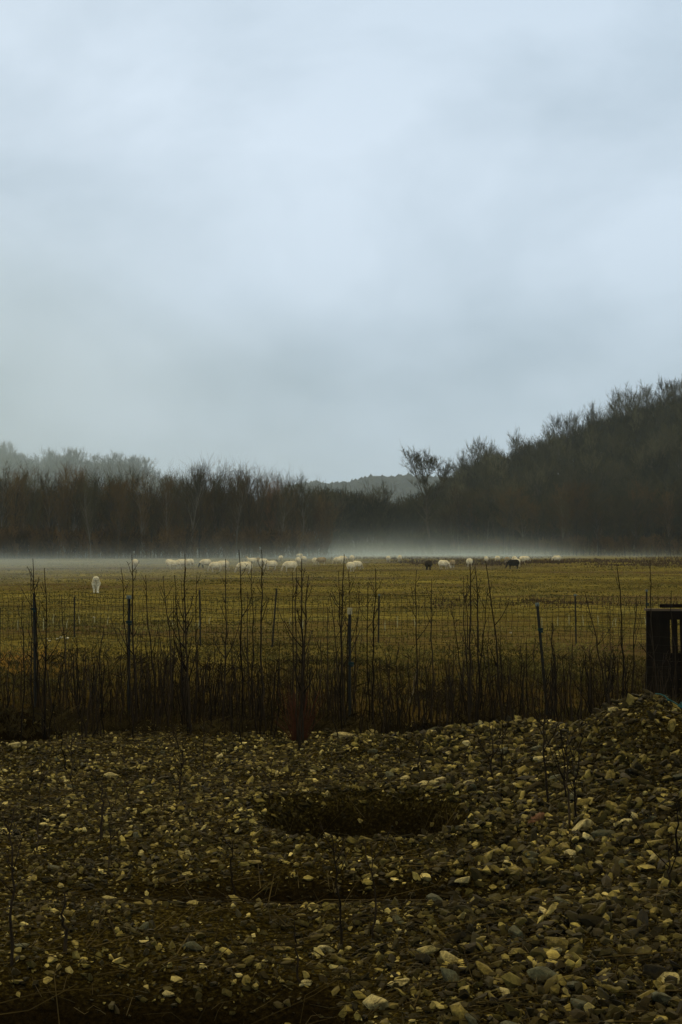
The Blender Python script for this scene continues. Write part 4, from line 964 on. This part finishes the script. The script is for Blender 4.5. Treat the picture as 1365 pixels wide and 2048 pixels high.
# --- centre clump
for k, (px, yt, d, lb, cr) in enumerate([(672, 972, 405, 'dark round headed bare tree at the gap between the two woods', 'crown_olive'), (700, 985, 410, 'bare tree just right of the dark round headed one', 'crown_olive'),
      (724, 988, 415, 'second low bare tree right of the dark round headed one', 'crown_brown'), (747, 975, 412, 'narrow pointed bare tree in the middle of the gap', 'crown_olive'), (768, 962, 420, 'pale thin crowned tree rising above the gap', 'crown_olive'),
      (655, 1000, 400, 'bare tree at the right end of the near wood', 'crown_brown'), (786, 1015, 425, 'low bare tree left of the big forked tree', 'crown_olive')]):
    tree('spreading', k, gx(px, d), d, zat(yt, d), cr, 'trunk', lb, 'trees in the gap between the woods')
n = 170; px = rng.uniform(640, 850, n); d = rng.uniform(402, 470, n); wood_mass('woodland', 'spreading', (px - 682.5) / F * d, d, 2.1 + (HOR - np.interp(px, [640, 700, 800, 850], [983, 990, 1015, 990]) + rng.uniform(-12, 12, n)) / F * d, 'wood_mass_olive', 'low mass of bare trees closing the gap between the woods')
n = 150; px = rng.uniform(640, 900, n); d = rng.uniform(385, 410, n); wood_mass('brushwood', 'shrubby', (px - 682.5) / F * d, d, rng.uniform(2.5, 7, n), 'wood_mass_olive', 'dark scrub at the foot of the trees in the gap')
# --- big forked tree
(tv, tf), (cv, cf) = gen_tree(seed=77, h=28, spread=.25, ang=.75, nb=60, nsub=11, ntw=8, tr=.42, start=.3, twr=.028, lean=-.22, fork=True)
d = 395; e = empty('tree', (gx(868, d), d, float(H(gx(868, d), d)))); tag(e, 'tallest bare forked tree leaning left at the end of the right wood', 'tree')
obj('trunk', mesh_data('trunk', tv, tf, M['trunk'], True), e); obj('crown', mesh_data('crown', cv, cf, M['crown_olive']), e)
# --- right wood on its hillside
def rtop(px): return np.interp(px, [800, 880, 905, 948, 975, 1010, 1040, 1067, 1111, 1150, 1200, 1240, 1302, 1353, 1420, 1500], [985, 945, 935, 886, 871, 885, 866, 858, 838, 830, 805, 790, 765, 757, 735, 715])
nR = 56
for k in range(nR):                              # ridge
    px = 870 + 600 * (k + random.random() * .8) / nR; d = random.uniform(505, 550); x = gx(px, d); yt = float(rtop(px)) + random.choice([-9, 0, 8, 18, 26]) + random.gauss(0, 4); gz = float(H(x, d))
    h = max(9, min(26, zat(yt, d) - gz)); tree('spreading', random.randrange(7), x, d, h, 'crown_olive', 'trunk', 'bare grey olive tree on the skyline of the right hillside', 'trees on the skyline of the right hillside')
for k in range(60):                              # lower edge
    px = 868 + 605 * (k + random.random()) / 60; x0 = gx(px, 370); d = float(np.interp(x0, [10, 20, 60, 125, 220], [435, 415, 366, 320, 280])) + random.uniform(0, 14); x = gx(px, d)
    h = random.uniform(13, 20) if px > 900 else random.uniform(11, 17); cr = random.choices(['crown_olive', 'crown_brown'], [.6, .4])[0]
    pt = k % 7 == 3; tx = ('pale trunked ' if pt else 'dark bare ') + ('olive' if cr == 'crown_olive' else 'brown')
    tree('spreading' if k % 3 else 'slender', random.randrange(7), x, d - (5 if pt else 0), h, cr, 'pale_trunk' if pt else 'trunk', '%s tree at the lower edge of the right wood' % tx, '%s trees at the lower edge of the right wood' % tx)
n = 1500; px = rng.uniform(858, 1520, n * 2); d = rng.uniform(325, 565, n * 2); x = (px - 682.5) / F * d; ye = np.interp(x, [10, 20, 60, 125, 220], [445, 428, 382, 336, 292]); k = (d > ye); x, d, px = x[k][:n], d[k][:n], px[k][:n]
h = np.minimum(rng.uniform(12, 18, len(x)), 2.1 + (HOR - rtop(px) - rng.uniform(14, 48, len(px))) / F * d - H(x, d)); k = h > 6; x, d, h = x[k], d[k], h[k]
wood_mass('woodland', 'spreading', x, d, h, 'wood_mass_olive', 'dark mass of bare trees covering the right hillside')
n = 380; px = rng.uniform(880, 1500, n); x0 = (px - 682.5) / F * 370; d = np.interp(x0, [10, 20, 60, 125, 220], [430, 411, 362, 316, 275]) + 18 * rng.random(n)
wood_mass('brushwood', 'shrubby', (px - 682.5) / F * d, d, rng.uniform(2, 5.5, n), 'brush_red', 'rusty scrub along the foot of the right wood')
for k in range(54):
    px = random.uniform(890, 1440); d = random.uniform(400, 500); x = gx(px, d); pt = k % 3 == 0
    h = min(21, float(2.1 + (HOR - rtop(px) - 26) / F * d - H(x, d)))
    if h < 9: continue
    tree('spreading', random.randrange(7), x, d - 3, h, 'crown_pale', 'pale_trunk' if pt else 'trunk', 'lighter crowned bare tree standing out halfway up the right hillside', 'lighter trees on the right hillside')
# --- hazy hill behind the near wood
def btop(px): return np.interp(px, [-120, 0, 60, 100, 150, 180, 220, 300, 318, 345, 370, 420, 560], [850, 876, 906, 893, 893, 908, 900, 914, 936, 938, 952, 968, 985])
for k in range(30):
    px = -60 + 440 * (k + random.random() * .8) / 30; d = random.uniform(790, 850); x = gx(px, d); gz = float(H(x, d)); h = max(12, min(30, zat(float(btop(px)) + random.choice([0, 5, 12]), d) - gz))
    tree('spreading', random.randrange(7), x, d, h, 'crown_olive', 'trunk', 'pale hazy tree on the skyline behind the near wood', 'hazy trees on the skyline behind the near wood')
n = 500; px = rng.uniform(-140, 600, n); d = rng.uniform(640, 860, n); x = (px - 682.5) / F * d; h = np.clip(2.1 + (HOR - btop(px) - rng.uniform(12, 30, n)) / F * d - H(x, d), 4, 20)
wood_mass('woodland', 'spreading', x, d, h, 'wood_mass_olive', 'hazy mass of trees on the hill behind the near wood')
# --- far hill canopy: ragged low clumps
n = 5200; x = rng.uniform(-520, 420, n); y = rng.uniform(2450, 3060, n)
cv, cf = ico(1); V, Fc, T, m = [], [], [], 0
sc = rng.uniform(7, 12, n); z = H(x, y); nv = cv[None] * (1 + rng.normal(0, .22, (n, len(cv), 1))); p = nv * sc[:, None, None] * np.array([1, 1, 1.1]); p[:, :, 0] += x[:, None]; p[:, :, 1] += y[:, None]; p[:, :, 2] += z[:, None] + 6
Fc = (cf[None] + (np.arange(n) * len(cv))[:, None, None]).reshape(-1, 3)
o = obj('woodland', mesh_data('woodland', p.reshape(-1, 3), Fc, M['wood_mass_far'], False, dict(tint=np.repeat(rng.random(n), len(cv))))); tag(o, 'blue grey wooded hill closing the far end of the valley', 'wood', kind='stuff')

# ------------------------------------------------------------------ mist and haze
def volume_mat(name, dens, col, an=0.3):
    m = bpy.data.materials.new(name); m.use_nodes = True; nt = m.node_tree; nt.nodes.clear(); o = N(nt, 'ShaderNodeOutputMaterial'); v = N(nt, 'ShaderNodeVolumePrincipled')
    v.inputs['Density'].default_value = dens; v.inputs['Color'].default_value = (*col, 1); v.inputs['Anisotropy'].default_value = an; nt.links.new(v.outputs[0], o.inputs['Volume']); return m
def mist(cx, cy_, rx, ry, h0, dens, label, top, col=(.74, .90, 1.0), nscale=.03, skew=0.0):
    """a closed low box of fog: thickest at the ground, thinning upwards and towards a ragged outline"""
    m = bpy.data.materials.new('mist'); m.use_nodes = True; nt = m.node_tree; nt.nodes.clear(); L = nt.links.new
    o = N(nt, 'ShaderNodeOutputMaterial'); v = N(nt, 'ShaderNodeVolumePrincipled'); v.inputs['Color'].default_value = (*col, 1); v.inputs['Anisotropy'].default_value = .3
    tcn = N(nt, 'ShaderNodeTexCoord'); sp = N(nt, 'ShaderNodeSeparateXYZ'); L(tcn.outputs['Object'], sp.inputs[0])
    def mth(op, a, b_=None, clamp=False):
        n = N(nt, 'ShaderNodeMath', operation=op); n.use_clamp = clamp
        for i, q in enumerate((a, b_)):
            if q is None: continue
            if isinstance(q, (int, float)): n.inputs[i].default_value = q
            else: L(q, n.inputs[i])
        return n.outputs[0]
    nz_ = noise(nt, nscale, 3, .5, vec=tcn.outputs['Object'], sc=(1, .8, 3)).outputs[0]
    X1 = mth('DIVIDE', sp.outputs[0], rx); Y1 = mth('DIVIDE', sp.outputs[1], ry); rr = mth('SQRT', mth('ADD', mth('MULTIPLY', X1, X1), mth('MULTIPLY', Y1, Y1)))
    edge = mth('SUBTRACT', 1.0, mth('ADD', rr, mth('MULTIPLY', mth('SUBTRACT', nz_, .5), 1.5)))
    edge = mth('MULTIPLY', edge, 1.5, True)
    hh = mth('MULTIPLY', mth('MAXIMUM', mth('SUBTRACT', mth('MULTIPLY', nz_, 2.2), .25), .2), h0 * 1.15); hh = mth('MULTIPLY', hh, mth('MAXIMUM', mth('ADD', 1.0, mth('MULTIPLY', X1, skew)), .15))
    zf = mth('EXPONENT', mth('MULTIPLY', mth('DIVIDE', mth('MAXIMUM', sp.outputs[2], 0.0), hh), -1.0))
    L(mth('MULTIPLY', mth('MULTIPLY', edge, zf), dens), v.inputs['Density']); L(v.outputs[0], o.inputs['Volume'])
    vv, f = boxv((0, 0, top / 2 - .5), (rx * 2.5, ry * 2.5, top + 1)); q = obj('mist', mesh_data('mist', vv, f, m), None, (cx, cy_, 0)); tag(q, label, 'mist', kind='stuff')
mist(8, 335, 76, 100, 1.7, .019, 'low bluish bank of mist lying before the right wood', 14, skew=-.4)
mist(-46, 160, 64, 105, .60, .0115, 'thin pale mist lying on the grass before the near wood', 3)
mist(-185, 560, 175, 170, 95, .0045, 'pale haze hanging in the valley behind the near wood', 130, nscale=.008)
cy.volume_step_rate = 0.6; cy.volume_max_steps = 256

hz_me = bpy.data.meshes.new('haze'); v, f = boxv((0, 1625, 98), (4840, 3770, 210)); hz_me = mesh_data('haze', v, f, volume_mat('haze', .00015, (.72, .88, 1.0), .35))
tag(obj('haze', hz_me), 'thin grey blue haze filling the whole valley', 'haze', kind='stuff')
